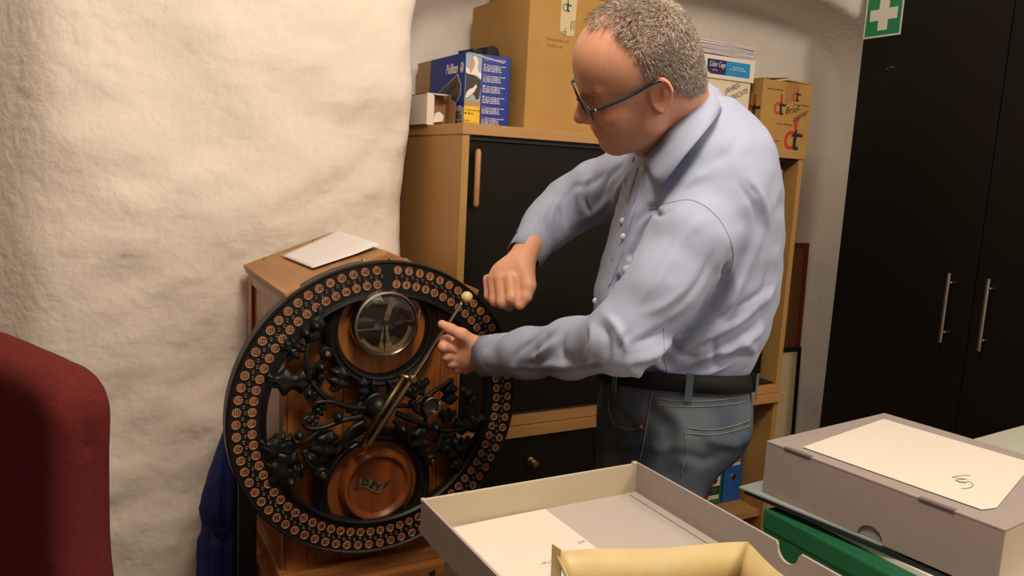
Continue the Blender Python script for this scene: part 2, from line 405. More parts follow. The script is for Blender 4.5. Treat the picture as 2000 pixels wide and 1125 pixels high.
# binders on the open shelf
WHITE = mat('white_paper', (0.82, 0.79, 0.74), 0.8, spec=0.2)
CREAM = mat('cream_label', (0.72, 0.62, 0.45), 0.75, spec=0.2)
INK = mat('black_ink', (0.012, 0.012, 0.014), 0.6)
REDINK = mat('red_ink', (0.55, 0.03, 0.02), 0.6)
GREENINK = mat('green_ink', (0.02, 0.25, 0.08), 0.6)
def binder(x, col, name, label, h=0.318, w=0.078, yf=1.80, z=0.3395, kind=0):
    m = mat('binder_'+name, col, 0.45)
    t = thing('ring_binder', label, 'binder', (x+w/2, yf+0.14, z), 'ring binders on the open shelf')
    bm = bmesh.new(); bmbox(bm, (x, yf, z), (x+w, yf+0.004, z+h), 0.001)
    from_bm('spine', bm, m, t)
    for q in (x, x+w-0.003): box('cover', (q, yf+0.004, z), (q+0.003, yf+0.285, z+h), m, t, 0.0008)
    box('paper_block', (x+0.006, yf+0.03, z+0.01), (x+w-0.02, yf+0.27, z+h-0.014), WHITE, t, 0.001)
    lathe('finger_ring', [(0.0095, -0.0005), (0.0095, -0.0025), (0.0135, -0.0015), (0.0145, 0.0005)], (x+w*0.55, yf, z+0.085), mat('nickel', (0.5, 0.48, 0.45), 0.3, metal=1), t, seg=24)
    lathe('finger_hole', [(0.0, -0.0006), (0.0098, -0.0006)], (x+w*0.55, yf, z+0.085), BLACKPL, t, seg=24, smooth=False)
    f = FRONT(x+0.012, yf, z)
    lb = patch('spine_label', rect(0.0, 0.125, w-0.022, 0.26) if kind == 0 else rect(0.0, 0.02, w-0.022, 0.13), f, CREAM, t)
    if kind == 0:
        patch('label_stripe', rect(0.0, 0.142, w-0.022, 0.150), f @ Matrix.Translation((0, 0, .0004)), REDINK, lb)
        patch('label_stripe', rect(0.0, 0.137, w-0.022, 0.140), f @ Matrix.Translation((0, 0, .0004)), INK, lb)
    else:
        patch('label_stripe', rect(0.0, 0.035, w-0.022, 0.065), f @ Matrix.Translation((0, 0, .0004)), INK, lb)
        text('lettering', 'SB', 0.028, f @ Matrix.Translation((0.018, 0.041, 0.0006)), GREENINK, lb)
    return t
binder(1.848, (0.012, 0.10, 0.42), 'blue', 'blue ring binder with a cream and red spine label, behind the man', kind=0)
binder(1.763, (0.015, 0.16, 0.05), 'green', 'green ring binder lettered SB, partly hidden by the jeans', kind=1)
t = thing('ring_binder', 'red ring binder lying on the lowest shelf of the drawer cabinet', 'binder', (1.80, 1.9, 0.07))
box('cover', (1.60, 1.76, 0.0695), (1.925, 2.04, 0.0725), mat('binder_red', (0.42, 0.015, 0.03), 0.45), t, 0.001)
box('cover', (1.60, 1.76, 0.145), (1.925, 2.04, 0.148), MATS['binder_red'], t, 0.001)
box('spine', (1.60, 1.757, 0.0695), (1.925, 1.76, 0.148), MATS['binder_red'], t, 0.001)
box('paper_block', (1.61, 1.765, 0.073), (1.91, 2.02, 0.14), WHITE, t, 0.001)

# ---- things on top of the cabinet
ZT = 1.5005
CARD = mat('brown_cardboard', (0.44, 0.255, 0.08), 0.75, col2=(0.41, 0.235, 0.072), vscale=14, bump=0.1, bscale=120, spec=0.2)
TAPE = mat('packing_tape', (0.36, 0.20, 0.07), 0.3)
BLUE = mat('print_blue', (0.008, 0.035, 0.30), 0.35, spec=0.4)
GOLD = mat('print_yellow', (0.80, 0.50, 0.015), 0.4)
ORANGE = mat('print_orange', (0.55, 0.22, 0.02), 0.4)
GREYP = mat('print_grey', (0.36, 0.34, 0.33), 0.5)
SKYP = mat('print_pale_blue', (0.30, 0.38, 0.46), 0.45)
BEIGEP = mat('print_beige', (0.40, 0.27, 0.14), 0.5)
WHITEP = mat('print_white', (0.75, 0.72, 0.70), 0.5)
DARKP = mat('print_dark', (0.03, 0.028, 0.028), 0.5)
# toner box: left face X=.868, front Y=1.85
tb = thing('toner_box', 'blue toner cartridge carton printed with a pelican, on the left end of the cabinet', 'box', (0.93, 2.0, ZT))
bx, by, bw, bd, bh = 0.868, 1.85, 0.130, 0.32, 0.184
box('carton', (bx, by, ZT), (bx+bw, by+bd, ZT+bh), BLUE, tb, 0.0015)
f = FRONT(bx, by, ZT)
patch('bird_picture', rect(0.001, 0.052, 0.046, bh-0.002), f, SKYP, tb)
o = Matrix.Translation((0, 0, 0.0005)); e = Matrix.Translation((0, 0, 0.001))
patch('picture_ground', rect(0.001, 0.052, 0.046, 0.066), f @ o, BEIGEP, tb)
pb = patch('bird_body', [(0.002,0.075),(0.012,0.070),(0.020,0.085),(0.030,0.078),(0.034,0.068),(0.042,0.072),(0.0455,0.10),(0.0455,0.118),(0.036,0.124),(0.024,0.130),(0.012,0.133),(0.002,0.134)], f @ o, DARKP, tb)
patch('bird_wing', [(0.003,0.074),(0.010,0.072),(0.016,0.079),(0.026,0.086),(0.034,0.100),(0.032,0.108),(0.024,0.098),(0.014,0.094),(0.006,0.086)], f @ e, WHITEP, pb)
patch('bird_breast', [(0.002,0.134),(0.008,0.131),(0.020,0.130),(0.034,0.128),(0.0455,0.121),(0.0455,0.136),(0.036,0.140),(0.034,0.150),(0.036,0.162),(0.032,0.174),(0.025,0.178),(0.020,0.172),(0.026,0.160),(0.024,0.146),(0.018,0.138),(0.006,0.146),(0.002,0.148)], f @ e, WHITEP, pb)
patch('bird_beak', [(0.020,0.172),(0.0245,0.165),(0.020,0.140),(0.014,0.132),(0.0115,0.137),(0.014,0.152)], f @ Matrix.Translation((0, 0, 0.0014)), mat('print_peach', (0.62, 0.30, 0.16), 0.5), pb)
yl = patch('yellow_field', rect(0.001, 0.001, 0.046, 0.052), f, GOLD, tb)
text('lettering', '1 Toner Cartridge', 0.0062, f @ Matrix.Translation((0.002, 0.040, 0.0004)), INK, yl)
text('lettering', 'Black', 0.0078, f @ Matrix.Translation((0.011, 0.031, 0.0004)), INK, yl)
patch('colour_dot', [(0.0055+0.0024*math.cos(t), 0.0335+0.0024*math.sin(t)) for t in np.linspace(0, 2*PI, 14)[:-1]], f @ o, INK, yl)
text('lettering', 'Kit 872\nOrder # 621723', 0.0056, f @ Matrix.Translation((0.002, 0.013, 0.0004)), INK, yl)
text('title_lettering', 'TONER CARTRIDGES', 0.0068, f @ Matrix.Translation((0.051, 0.170, 0.0004)), WHITEP, tb)
flags = [(0.15,0.16,0.35), (0.5,0.25,0.03), (0.55,0.5,0.6), (0.2,0.42,0.25), (0.55,0.12,0.05), (0.35,0.03,0.08)]
lines = ['Toner cartridges are tested', 'to print as many pages as', 'the original cartridge and', 'keep their quality and text']
for i, fc in enumerate(flags):
    z0 = 0.156-i*0.0265
    patch('flag_mark', rect(0.051, z0, 0.058, z0+0.0045), f, mat('flag_%d' % i, fc, 0.5), tb)
    patch('flag_mark', rect(0.0534, z0, 0.0557, z0+0.0045), f @ o, WHITEP if i in (0, 2, 3) else mat('flag_red', (0.5, 0.05, 0.04), 0.5), tb)
    text('small_print', '       '+'\n'.join(lines), 0.0049, f @ Matrix.Translation((0.051, z0, 0.0004)), WHITEP, tb, space=0.92, bold=0.00012)
s = SIDE(bx, by+bd, ZT)     # local x runs to the front edge
patch('grey_field', rect(bd-0.062, 0.001, bd-0.001, 0.046), s, GREYP, tb)
patch('grey_curve', [(bd-0.001-0.06*t, 0.046+0.008*math.sin(PI*min(1, t*1.1))) for t in np.linspace(0, 1, 12)], s, GREYP, tb)
patch('orange_field', [(0.001, 0.03), (bd-0.235, 0.03), (bd-0.225, bh-0.02), (bd-0.222, bh-0.001), (0.001, bh-0.001)], s, ORANGE, tb)
patch('beige_corner', [(0.02, bh-0.001), (bd-0.222, bh-0.001), (bd-0.224, bh-0.03), (bd-0.26, bh-0.075), (0.02, bh-0.085)], s @ o, BEIGEP, tb)
text('logo_lettering', 'Pelikan', 0.036, s @ Matrix.Translation((bd-0.118, bh-0.047, 0.0004)), WHITEP, tb, shear=0.25, bold=0.0008, xs=0.72)
lg = [(bd-0.020+0.010*math.cos(t), bh-0.036+0.013*math.sin(t)) for t in np.linspace(0, 2*PI, 20)[:-1]]
patch('logo_oval', lg, s, WHITEP, tb)
patch('logo_oval', [(bd-0.020+0.007*math.cos(t), bh-0.036+0.0095*math.sin(t)) for t in np.linspace(0, 2*PI, 20)[:-1]], s @ o, BLUE, tb)
patch('logo_bird', [(bd-0.023, bh-0.044), (bd-0.016, bh-0.044), (bd-0.014, bh-0.032), (bd-0.019, bh-0.026), (bd-0.017, bh-0.036), (bd-0.024, bh-0.036)], s @ e, WHITEP, tb)
cp = [(bd-0.165, 0.035), (bd-0.165, 0.085), (bd-0.155, 0.095), (bd-0.045, 0.131), (bd-0.035, 0.118), (bd-0.024, 0.105), (bd-0.024, 0.080), (bd-0.04, 0.066), (bd-0.09, 0.040)]
cx_ = sum(p[0] for p in cp)/9; cy_ = sum(p[1] for p in cp)/9
patch('cartridge_outline', [(cx_+(x-cx_)*1.035, cy_+(y-cy_)*1.05) for x, y in cp], s, WHITEP, tb)
cpo = patch('cartridge_picture', cp, s @ o, mat('print_graphite', (0.075, 0.068, 0.066), 0.5), tb)
patch('cartridge_shade', [(bd-0.155, 0.075), (bd-0.05, 0.112), (bd-0.05, 0.100), (bd-0.155, 0.062)], s @ e, DARKP, cpo)
patch('cartridge_shade', [(bd-0.12, 0.055), (bd-0.06, 0.080), (bd-0.06, 0.072), (bd-0.12, 0.048)], s @ e, DARKP, cpo)
patch('yellow_badge', rect(bd-0.205, 0.055, bd-0.175, 0.088), s, GOLD, tb)
patch('badge_ring', [(bd-0.19+0.011*math.cos(t), 0.070+0.012*math.sin(t)) for t in np.linspace(0, 2*PI, 20)[:-1]], s @ o, INK, tb)
patch('badge_ring', [(bd-0.19+0.0085*math.cos(t), 0.070+0.0095*math.sin(t)) for t in np.linspace(0, 2*PI, 20)[:-1]], s @ e, GOLD, tb)
text('lettering', 'replaces', 0.011, s @ Matrix.Translation((bd-0.052, 0.034, 0.0008)), DARKP, tb)
text('lettering', '4092A', 0.0165, s @ Matrix.Translation((bd-0.052, 0.0195, 0.0008)), DARKP, tb, bold=0.0003)
text('lettering', 'EP-22', 0.0165, s @ Matrix.Translation((bd-0.046, 0.004, 0.0008)), DARKP, tb, bold=0.0003)
text('lettering', 'Recycled', 0.014, s @ Matrix.Translation((bd-0.30, 0.055, 0.0008)), DARKP, tb)
# raised lid flap and the cartridge lying on the carton
prism('lid_flap', [(0, 0), (0.112, -0.016), (0.105, -0.020), (0.02, -0.008)], 0.03, mat('flap_lilac', (0.33, 0.34, 0.48), 0.6), tb, FRONT(bx+0.002, by-0.002, ZT+bh+0.002) @ Matrix.Rotation(0.0, 4, 'X') @ Matrix.Translation((0, 0, -0.03)))
tc = thing('toner_cartridge', 'black toner cartridge lying on top of the blue toner carton', 'cartridge', (0.95, 1.92, ZT+bh))
Mx = Matrix.Translation((0.950, 1.905, ZT+bh+0.0005)) @ Matrix.Rotation(math.radians(8), 4, 'Z')
prism('cartridge_body', [(-0.012, 0), (0.030, 0), (0.034, 0.006), (0.026, 0.024), (0.012, 0.030), (-0.006, 0.024)], 0.10, BLACKPL, tc, Mx @ Matrix.Translation((0, -0.02, 0)) @ Matrix.Rotation(PI/2, 4, 'X') @ Matrix.Translation((0, 0, -0.1)))
box('cartridge_flange', (-0.045, -0.018, 0.0), (0.042, 0.075, 0.006), BLACKPL, tc, 0.002, Mx)
box('cartridge_shutter', (-0.040, -0.005, 0.006), (-0.010, 0.07, 0.018), BLACKPL, tc, 0.004, Mx)

# small white open carton
wb = thing('small_carton', 'small white carton lying torn open in front of the toner carton', 'box', (0.825, 1.99, ZT))
WC = mat('white_card', (0.70, 0.64, 0.57), 0.7, spec=0.2)
KR = mat('kraft_inside', (0.30, 0.15, 0.065), 0.8)
x0, x1, y0, y1, h = 0.790, 0.858, 1.905, 2.08, 0.080
boxes('carton_walls', [((x0, y0, ZT), (x0+0.0015, y1, ZT+h)), ((x0, y0, ZT), (x1, y1, ZT+0.0015)), ((x0, y0, ZT+h-0.0015), (x1-0.01, y1, ZT+h)), ((x0, y1-0.0015, ZT), (x1, y1, ZT+h))], WC, wb, 0.0)
box('carton_wall', (x1-0.0015, y0+0.002, ZT), (x1, y1, ZT+h), KR, wb, 0.0)
box('front_panel', (x0, y0-0.0015, ZT), (x0+0.020, y0, ZT+h), WC, wb, 0.0)
box('kraft_liner', (x0+0.002, y0+0.03, ZT+0.002), (x1-0.002, y1-0.003, ZT+h-0.003), KR, wb, 0.0)
prism('torn_flap', [(0.018, 0.006), (0.044, 0.011), (0.049, 0.024), (0.045, 0.031), (0.036, 0.036), (0.024, 0.030)], 0.0012, WC, wb, FRONT(x0, y0-0.004, ZT) @ Matrix.Rotation(-0.25, 4, 'X'))
prism('top_flap', [(0.0, 0.0), (0.048, 0.0), (0.040, 0.007), (0.026, 0.010), (0.010, 0.012)], 0.0012, WC, wb, frame((x0+0.012, y0, ZT+h), (1, 0, 0), (0.0, -0.95, -0.32)))
prism('side_flap', [(0.0, 0.001), (0.024, 0.004), (0.026, 0.060), (0.004, 0.068)], 0.0012, KR, wb, frame((x1, y0+0.002, ZT), (0.12, -0.99, 0), (0, 0, 1)))

# large cardboard box with a printed strip of tape
bc = thing('cardboard_box', 'large plain brown cardboard box behind the man\'s forehead', 'box', (1.15, 1.95, ZT))
fx, fy, fw, fd, fh = 1.018, 1.80, 0.235, 0.33, 0.350
boxes('carton', [((fx, fy, ZT), (fx+fw, fy+0.004, ZT+fh)), ((fx, fy+0.004, ZT), (fx+0.004, fy+fd, ZT+fh)), ((fx+fw-0.004, fy+0.004, ZT), (fx+fw, fy+fd, ZT+fh)), ((fx, fy+fd, ZT), (fx+fw, fy+fd+0.004, ZT+fh)), ((fx+0.004, fy+0.004, ZT), (fx+fw-0.004, fy+fd, ZT+0.004))], CARD, bc, 0.001)
box('top_flap', (fx+0.001, fy+0.001, ZT+fh), (fx+fw*0.5, fy+fd, ZT+fh+0.003), CARD, bc, 0.0008)
box('top_flap', (fx+fw*0.5+0.001, fy+0.001, ZT+fh), (fx+fw-0.001, fy+fd, ZT+fh+0.003), CARD, bc, 0.0008)
f = FRONT(fx, fy, ZT)
tp = patch('printed_tape', [(0.093, fh), (0.141, fh), (0.137, 0.252), (0.118, 0.250), (0.100, 0.256), (0.0925, 0.262)], f, mat('printed_tape', (0.58, 0.46, 0.27), 0.35), bc)
dtG = mat('logo_green', (0.05, 0.27, 0.05), 0.5)
def dt_logo(M, s, m1, m2, parent, name='dt_logo'):
    ring = [(0.30+0.27*math.cos(t), 0.30+0.30*math.sin(t)) for t in np.linspace(0.35*PI, 1.72*PI, 18)]
    inn = [(0.30+0.16*math.cos(t), 0.30+0.19*math.sin(t)) for t in np.linspace(0.35*PI, 1.72*PI, 18)]
    patch(name+'_bowl', [(x*s, y*s) for x, y in ring+inn[::-1]], M, m1, parent)
    patch(name+'_stem', [(x*s, y*s) for x, y in [(0.42, 0.42), (0.55, 0.55), (0.55, 1.0), (0.42, 1.0)]], M, m1, parent)
    patch(name+'_cross', [(x*s, y*s) for x, y in [(0.42, 0.12), (0.46, 0.02), (0.56, -0.02), (0.68, 0.02), (0.66, 0.12), (0.58, 0.11), (0.56, 0.16), (0.56, 0.42), (0.82, 0.42), (0.82, 0.53), (0.56, 0.53), (0.56, 0.68), (0.42, 0.54), (0.30, 0.42), (0.42, 0.42)]], M @ Matrix.Translation((0, 0, 0.0003)), m2, parent)
dt_logo(f @ Matrix.Translation((0.096, 0.310, 0.0004)), 0.034, dtG, INK, tp)
text('lettering', 'Service\nVersand', 0.0075, f @ Matrix.Translation((0.132, 0.290, 0.0004)) @ Matrix.Rotation(-PI/2, 4, 'Z'), INK, tp)
dt_logo(f @ Matrix.Translation((0.100, 0.2505, 0.0004)), 0.018, dtG, dtG, tp, 'dt_mark')
PENCIL = mat('pencil_grey', (0.20, 0.12, 0.05), 0.7)
text('pencil_note', 'Restposten alt', 0.012, f @ Matrix.Translation((0.052, 0.232, 0)), PENCIL, bc, shear=0.35)
text('pencil_note', 'Karten all', 0.012, f @ Matrix.Translation((0.055, 0.216, 0)), PENCIL, bc, shear=0.35)
# flat carton lying on the large box
fl = thing('flat_carton', 'flat brown carton lying on top of the large cardboard box', 'box', (1.15, 1.95, ZT+fh+0.003))
box('carton', (fx+0.04, fy+0.0, ZT+fh+0.0035), (fx+fw+0.06, fy+fd-0.02, ZT+fh+0.075), mat('dull_cardboard', (0.30, 0.175, 0.08), 0.8, var=0.08), fl, 0.003)
box('tape_strip', (fx+0.14, fy-0.0006, ZT+fh+0.02), (fx+0.17, fy+fd-0.03, ZT+fh+0.0756), TAPE, fl, 0.0)
# white box behind the head
wt = thing('white_carton', 'tall white carton with black lettering, behind the man\'s head', 'box', (1.36, 1.9, ZT))
wx, wy = 1.262, 1.79
box('carton', (wx, wy, ZT), (wx+0.225, wy+0.25, ZT+0.318), WC, wt, 0.0015)
box('lid', (wx-0.002, wy-0.002, ZT+0.270), (wx+0.227, wy+0.252, ZT+0.336), mat('white_lid', (0.74, 0.69, 0.63), 0.7), wt, 0.0015)
text('lettering', 'tarox', 0.040, FRONT(wx+0.022, wy-0.002, ZT+0.303), INK, wt, bold=0.0009)

# white archive box with lid, papers on top
ja = thing('archive_box', 'white lidded archive box marked Jahresberichte, right of the man\'s neck', 'box', (1.65, 1.9, ZT))
ax, ay, aw, ad = 1.548, 1.755, 0.208, 0.29
CR = mat('white_corrugated', (0.70, 0.60, 0.44), 0.7, spec=0.2)
box('carton', (ax, ay, ZT), (ax+aw, ay+ad, ZT+0.20), CR, ja, 0.0015)
ld = box('lid', (ax-0.006, ay-0.006, ZT+0.186), (ax+aw+0.006, ay+ad+0.006, ZT+0.250), WC, ja, 0.002)
f = FRONT(ax-0.006, ay-0.006, ZT)
n1 = patch('dark_blue_field', [(0.034, 0.238), (0.034, 0.212), (0.040, 0.202), (0.050, 0.1975), (0.106, 0.1975), (0.106, 0.238)], f, mat('print_navy', (0.018, 0.018, 0.095), 0.4), ld)
n2 = patch('light_blue_field', rect(0.106, 0.1975, 0.200, 0.238), f, mat('print_cyan', (0.012, 0.24, 0.52), 0.4), ld)
text('logo_lettering', 'Color Copy', 0.0215, f @ Matrix.Translation((0.041, 0.218, 0.0004)), WHITEP, n1, shear=0.4, xs=0.58)
for i, cc in enumerate(((0.7, 0.5, 0.02), (0.6, 0.08, 0.03), (0.35, 0.05, 0.3))):
    pen('logo_swoosh', [[(0.055, 0.2065+i*0.0016), (0.066, 0.2085+i*0.0016), (0.074, 0.205+i*0.0016)]], f @ Matrix.Translation((0, 0, 0.0005)), mat('swoosh_%d' % i, cc, 0.5), n1, 0.0008)
text('lettering', 'The perfect paper\nfor digital colour printing', 0.0062, f @ Matrix.Translation((0.153, 0.221, 0.0004)), WHITEP, n2, align='CENTER')
g = FRONT(ax, ay, ZT)
M = g @ Matrix.Translation((0.118, 0.125, 0)) @ Matrix.Rotation(0.42, 4, 'Z')
text('handwriting', 'JAHRES-', 0.021, M @ Matrix.Translation((0.004, 0.022, 0)), INK, ja, shear=0.2, xs=0.85)
text('handwriting', 'BERICHTE', 0.021, M @ Matrix.Translation((0.010, -0.004, 0)), INK, ja, shear=0.2, xs=0.85)
patch('blue_print', rect(aw-0.045, 0.06, aw-0.001, 0.085), g, MATS['print_cyan'], ja)
PAP = mat('copy_paper', (0.62, 0.58, 0.60), 0.8, spec=0.2)
for i in range(9):
    M = Matrix.Translation((ax+0.105, ay+0.15, ZT+0.2535+i*0.0040)) @ Matrix.Rotation(math.radians(random.uniform(-3, 3)), 4, 'Z')
    z = 0.0
    V = []; nx = 9
    w, l = 0.108+random.uniform(-.004, .006), 0.150
    ph = random.uniform(0, 0.0012)
    for j in range(nx):
        u = j/(nx-1); hgt = 0.0022*math.cos(2.4*u+0.3)+0.0008*math.sin(5*u)
        for sgn in (-1, 1):
            for dz in (0, 0.0026): V.append(tuple(M @ Vector((-w+2*w*u, sgn*l, hgt+dz))))
    Fc = []
    for j in range(nx-1):
        a = j*4; b = a+4
        Fc += [[a, b, b+2, a+2], [a+1, a+3, b+3, b+1], [a, a+1, b+1, b], [a+2, b+2, b+3, a+3]]
    Fc += [[0, 2, 3, 1], [nx*4-4, nx*4-3, nx*4-1, nx*4-2]]
    p = mk('paper_bundle', V, Fc, PAP)
    nth = ['lowest', 'second lowest', 'third lowest', 'fourth lowest', 'middle', 'fourth', 'third', 'second', 'topmost'][i]
    tag(p, nth+(' thin bundle of white paper in the stack on the archive box lid' if i in (0, 1, 2, 3, 4, 8) else ' thin bundle of white paper from the top of the stack on the archive box'), 'paper', 'bundles of paper on the archive box')

# printed cardboard box on the right
db = thing('cardboard_box', 'small brown cardboard box with red and black dt logos, right end of cabinet', 'box', (1.91, 1.9, ZT))
kx, ky, kw, kd, kh = 1.805, 1.752, 0.214, 0.30, 0.205
boxes('carton', [((kx, ky, ZT), (kx+kw, ky+0.003, ZT+kh)), ((kx, ky+0.003, ZT), (kx+0.003, ky+kd, ZT+kh)), ((kx+kw-0.003, ky+0.003, ZT), (kx+kw, ky+kd, ZT+kh)), ((kx, ky+kd, ZT), (kx+kw, ky+kd+0.003, ZT+kh)), ((kx+0.003, ky+0.003, ZT), (kx+kw-0.003, ky+kd, ZT+0.003))], CARD, db, 0.0008)
for sgn, xx in ((1, kx), (-1, kx+kw)):
    prism('top_flap', rect(0, 0, kw*0.49, kd), 0.003, CARD, db, frame((xx, ky if sgn > 0 else ky+kd, ZT+kh), (sgn*0.995, 0, 0.10 if sgn > 0 else 0.03), (0, sgn, 0)))
patch('tape_strip', [(0.094, kh), (0.147, kh), (0.1465, 0.150), (0.095, 0.140)], FRONT(kx, ky, ZT), TAPE, db)
RD = mat('logo_red', (0.50, 0.035, 0.02), 0.55); BKL = mat('logo_black', (0.022, 0.020, 0.018), 0.55)
f = FRONT(kx, ky, ZT)
dt_logo(f @ Matrix.Translation((0.052, 0.105, 0)), 0.062, RD, BKL, db)
dt_logo(f @ Matrix.Translation((0.126, 0.150, 0.0003)), 0.045, RD, BKL, db)
dt_logo(f @ Matrix.Translation((0.108, 0.002, 0)), 0.098, RD, BKL, db)
dt_logo(SIDE(kx, ky+kd, ZT) @ Matrix.Translation((kd-0.065, 0.085, 0)), 0.075, RD, BKL, db)
text('handwriting', 'Brief-', 0.030, f @ Matrix.Translation((0.104, 0.108, 0)) @ Matrix.Rotation(0.2, 4, 'Z'), INK, db, shear=0.3)
text('handwriting', 'papier', 0.026, f @ Matrix.Translation((0.142, 0.088, 0)) @ Matrix.Rotation(0.42, 4, 'Z'), INK, db, shear=0.3)
for (x, z, r) in ((0.018, 0.176, 0), (0.135, 0.138, 0), (0.07, 0.076, 0), (0.022, 0.024, 1)):
    text('company_print', 'Druckerei', 0.0072, f @ Matrix.Translation((x, z, 0)), RD if r else BKL, db)
    text('company_print', 'Tiefenbacher', 0.0072, f @ Matrix.Translation((x+0.032, z, 0)), BKL, db)

# boards leaning behind the cabinet's right end
pbd = thing('pinboard', 'brown pinboard with a thin red frame, leaning in the recess beside the wardrobe', 'pinboard', (2.3, 2.17, 0))
RF = mat('red_frame', (0.20, 0.012, 0.012), 0.45)
lean = Matrix.Translation((0, 2.135, 0.0)) @ Matrix.Rotation(math.radians(-1.2), 4, 'X')
box('board', (1.975, 0.0, 0.012), (2.548, 0.008, 1.152), mat('pin_cork', (0.22, 0.095, 0.025), 0.85, var=0.12, vscale=60), pbd, 0.001, lean)
for lo, hi in (((1.965, -0.004, 0.0), (1.985, 0.014, 1.17)), ((2.538, -0.004, 0.0), (2.558, 0.014, 1.17)), ((1.985, -0.004, 1.150), (2.538, 0.014, 1.17)), ((1.985, -0.004, 0.0), (2.538, 0.014, 0.02))):
    box('frame_strip', lo, hi, RF, pbd, 0.002, lean)
wbd = thing('whiteboard', 'white board with a black frame, leaning in front of the pinboard', 'whiteboard', (2.3, 2.1, 0))
lean = Matrix.Translation((0, 2.075, 0.0)) @ Matrix.Rotation(math.radians(-2.0), 4, 'X')
box('board', (1.975, 0.0, 0.012), (2.495, 0.008, 0.745), mat('board_cream', (0.74, 0.60, 0.36), 0.5), wbd, 0.001, lean)
for lo, hi in (((1.965, -0.004, 0.0), (1.982, 0.012, 0.762)), ((2.490, -0.004, 0.0), (2.508, 0.012, 0.762)), ((1.982, -0.004, 0.745), (2.490, 0.012, 0.762)), ((1.982, -0.004, 0.0), (2.490, 0.012, 0.016))):
    box('frame_strip', lo, hi, BLACKPL, wbd, 0.002, lean)

# ------------------------------------------------------------------ black wardrobe on the right wall
w = thing('wardrobe', 'tall black wardrobe with two steel bar handles, on the right', 'wardrobe', (2.68, 1.39, 0))
WX = 2.40
boxes('carcass', [((WX+0.022, 0.885, 0.0), (2.96, 0.905, 2.25)), ((WX+0.022, 1.868, 0.0), (2.96, 1.888, 2.25)), ((WX+0.022, 0.905, 2.23), (2.96, 1.868, 2.25)), ((WX+0.022, 0.905, 0.0), (2.96, 1.868, 0.08)), ((2.945, 0.905, 0.08), (2.96, 1.868, 2.23))], BLACKLAM, w, 0.001)
for a, b, hy in ((1.3895, 1.888, 1.452), (0.885, 1.3855, 1.330)):
    dr = box('wardrobe_door', (WX, a, 0.04), (WX+0.020, b, 2.25), BLACKLAM, w, 0.0015)
    hd = tube('handle', [(WX-0.035, hy, z) for z in (0.930, 0.931, 1.150, 1.151)], [0.0045, 0.0062, 0.0062, 0.0045], STEEL, dr, 14)
    edge_split(hd)
    for z in (0.962, 1.120): tube('handle_post', [(WX-0.033, hy, z), (WX+0.001, hy, z)], 0.0045, STEEL, dr, 10)
# first aid sign
sg = thing('first_aid_sign', 'green first aid sign with a white cross, at the top of the wardrobe', 'sign', (WX, 1.815, 1.978))
S = SIDE(WX-0.0012, 1.889, 1.906)
prism('sign_plate', rect(0, 0, 0.143, 0.148), 0.001, mat('sign_white', (0.68, 0.68, 0.60), 0.4), sg, S)
patch('green_field', rect(0.006, 0.006, 0.137, 0.142), S @ Matrix.Translation((0, 0, 0.001)), mat('sign_green', (0.012, 0.22, 0.085), 0.4), sg)
cx, cy, a, b = 0.0715, 0.074, 0.0185, 0.052
patch('cross', [(cx-a, cy-b), (cx+a, cy-b), (cx+a, cy-a), (cx+b, cy-a), (cx+b, cy+a), (cx+a, cy+a), (cx+a, cy+b), (cx-a, cy+b), (cx-a, cy+a), (cx-b, cy+a), (cx-b, cy-a), (cx-a, cy-a)], S @ Matrix.Translation((0, 0, 0.0014)), MATS['sign_white'], sg)
pen('paint_chip', [[(0.105, -0.108), (0.112, -0.106)], [(0.118, -0.102), (0.126, -0.104)], [(0.13, -0.103), (0.134, -0.1035)]], S @ Matrix.Translation((0, 0, 0.0002-0.0012)), WC, w, 0.0009)

# ------------------------------------------------------------------ old dial time recorder
OAK = wood('oak_case', (0.43, 0.145, 0.024), (0.20, 0.055, 0.009), axis=2, scale=60, rough=0.38, coat=0.25)
OAKY = wood('oak_case_side', (0.40, 0.145, 0.030), (0.20, 0.06, 0.012), axis=2, scale=60, rough=0.38, coat=0.25)
OAKX = wood('oak_moulding', (0.36, 0.15, 0.04), (0.19, 0.07, 0.018), axis=0, scale=60, rough=0.4, coat=0.2)
OAKR = wood('oak_roof', (0.42, 0.20, 0.062), (0.31, 0.135, 0.038), axis=1, scale=42, rough=0.5, coat=0.1)
MAHOG = wood('turned_wood', (0.24, 0.065, 0.013), (0.13, 0.032, 0.008), axis=2, scale=50, rough=0.3, coat=0.3)
IRON = mat('black_japanned_iron', (0.0085, 0.0080, 0.0075), 0.40, bump=0.15, bscale=90, spec=0.28, dist=0.0008)
BRASS = mat('worn_brass', (0.40, 0.30, 0.15), 0.32, metal=1.0, var=0.25, vscale=60)
NICKEL = mat('worn_nickel', (0.42, 0.36, 0.27), 0.25, metal=1.0)
COPPER = mat('copper_disc', (0.40, 0.165, 0.070), 0.5, metal=0.1, var=0.25, vscale=25)
RIMD = mat('disc_rim', (0.46, 0.21, 0.09), 0.4, metal=0.3)
RC = (0.530, 1.45, 0.905); RR = 0.303
tr = thing('time_recorder', 'antique oak time recorder with a black numbered dial ring, standing before the white pier', 'time clock', (0.53, 1.69, 0))
cx0, cx1, cyf, cyb = 0.350, 0.716, 1.500, 1.872
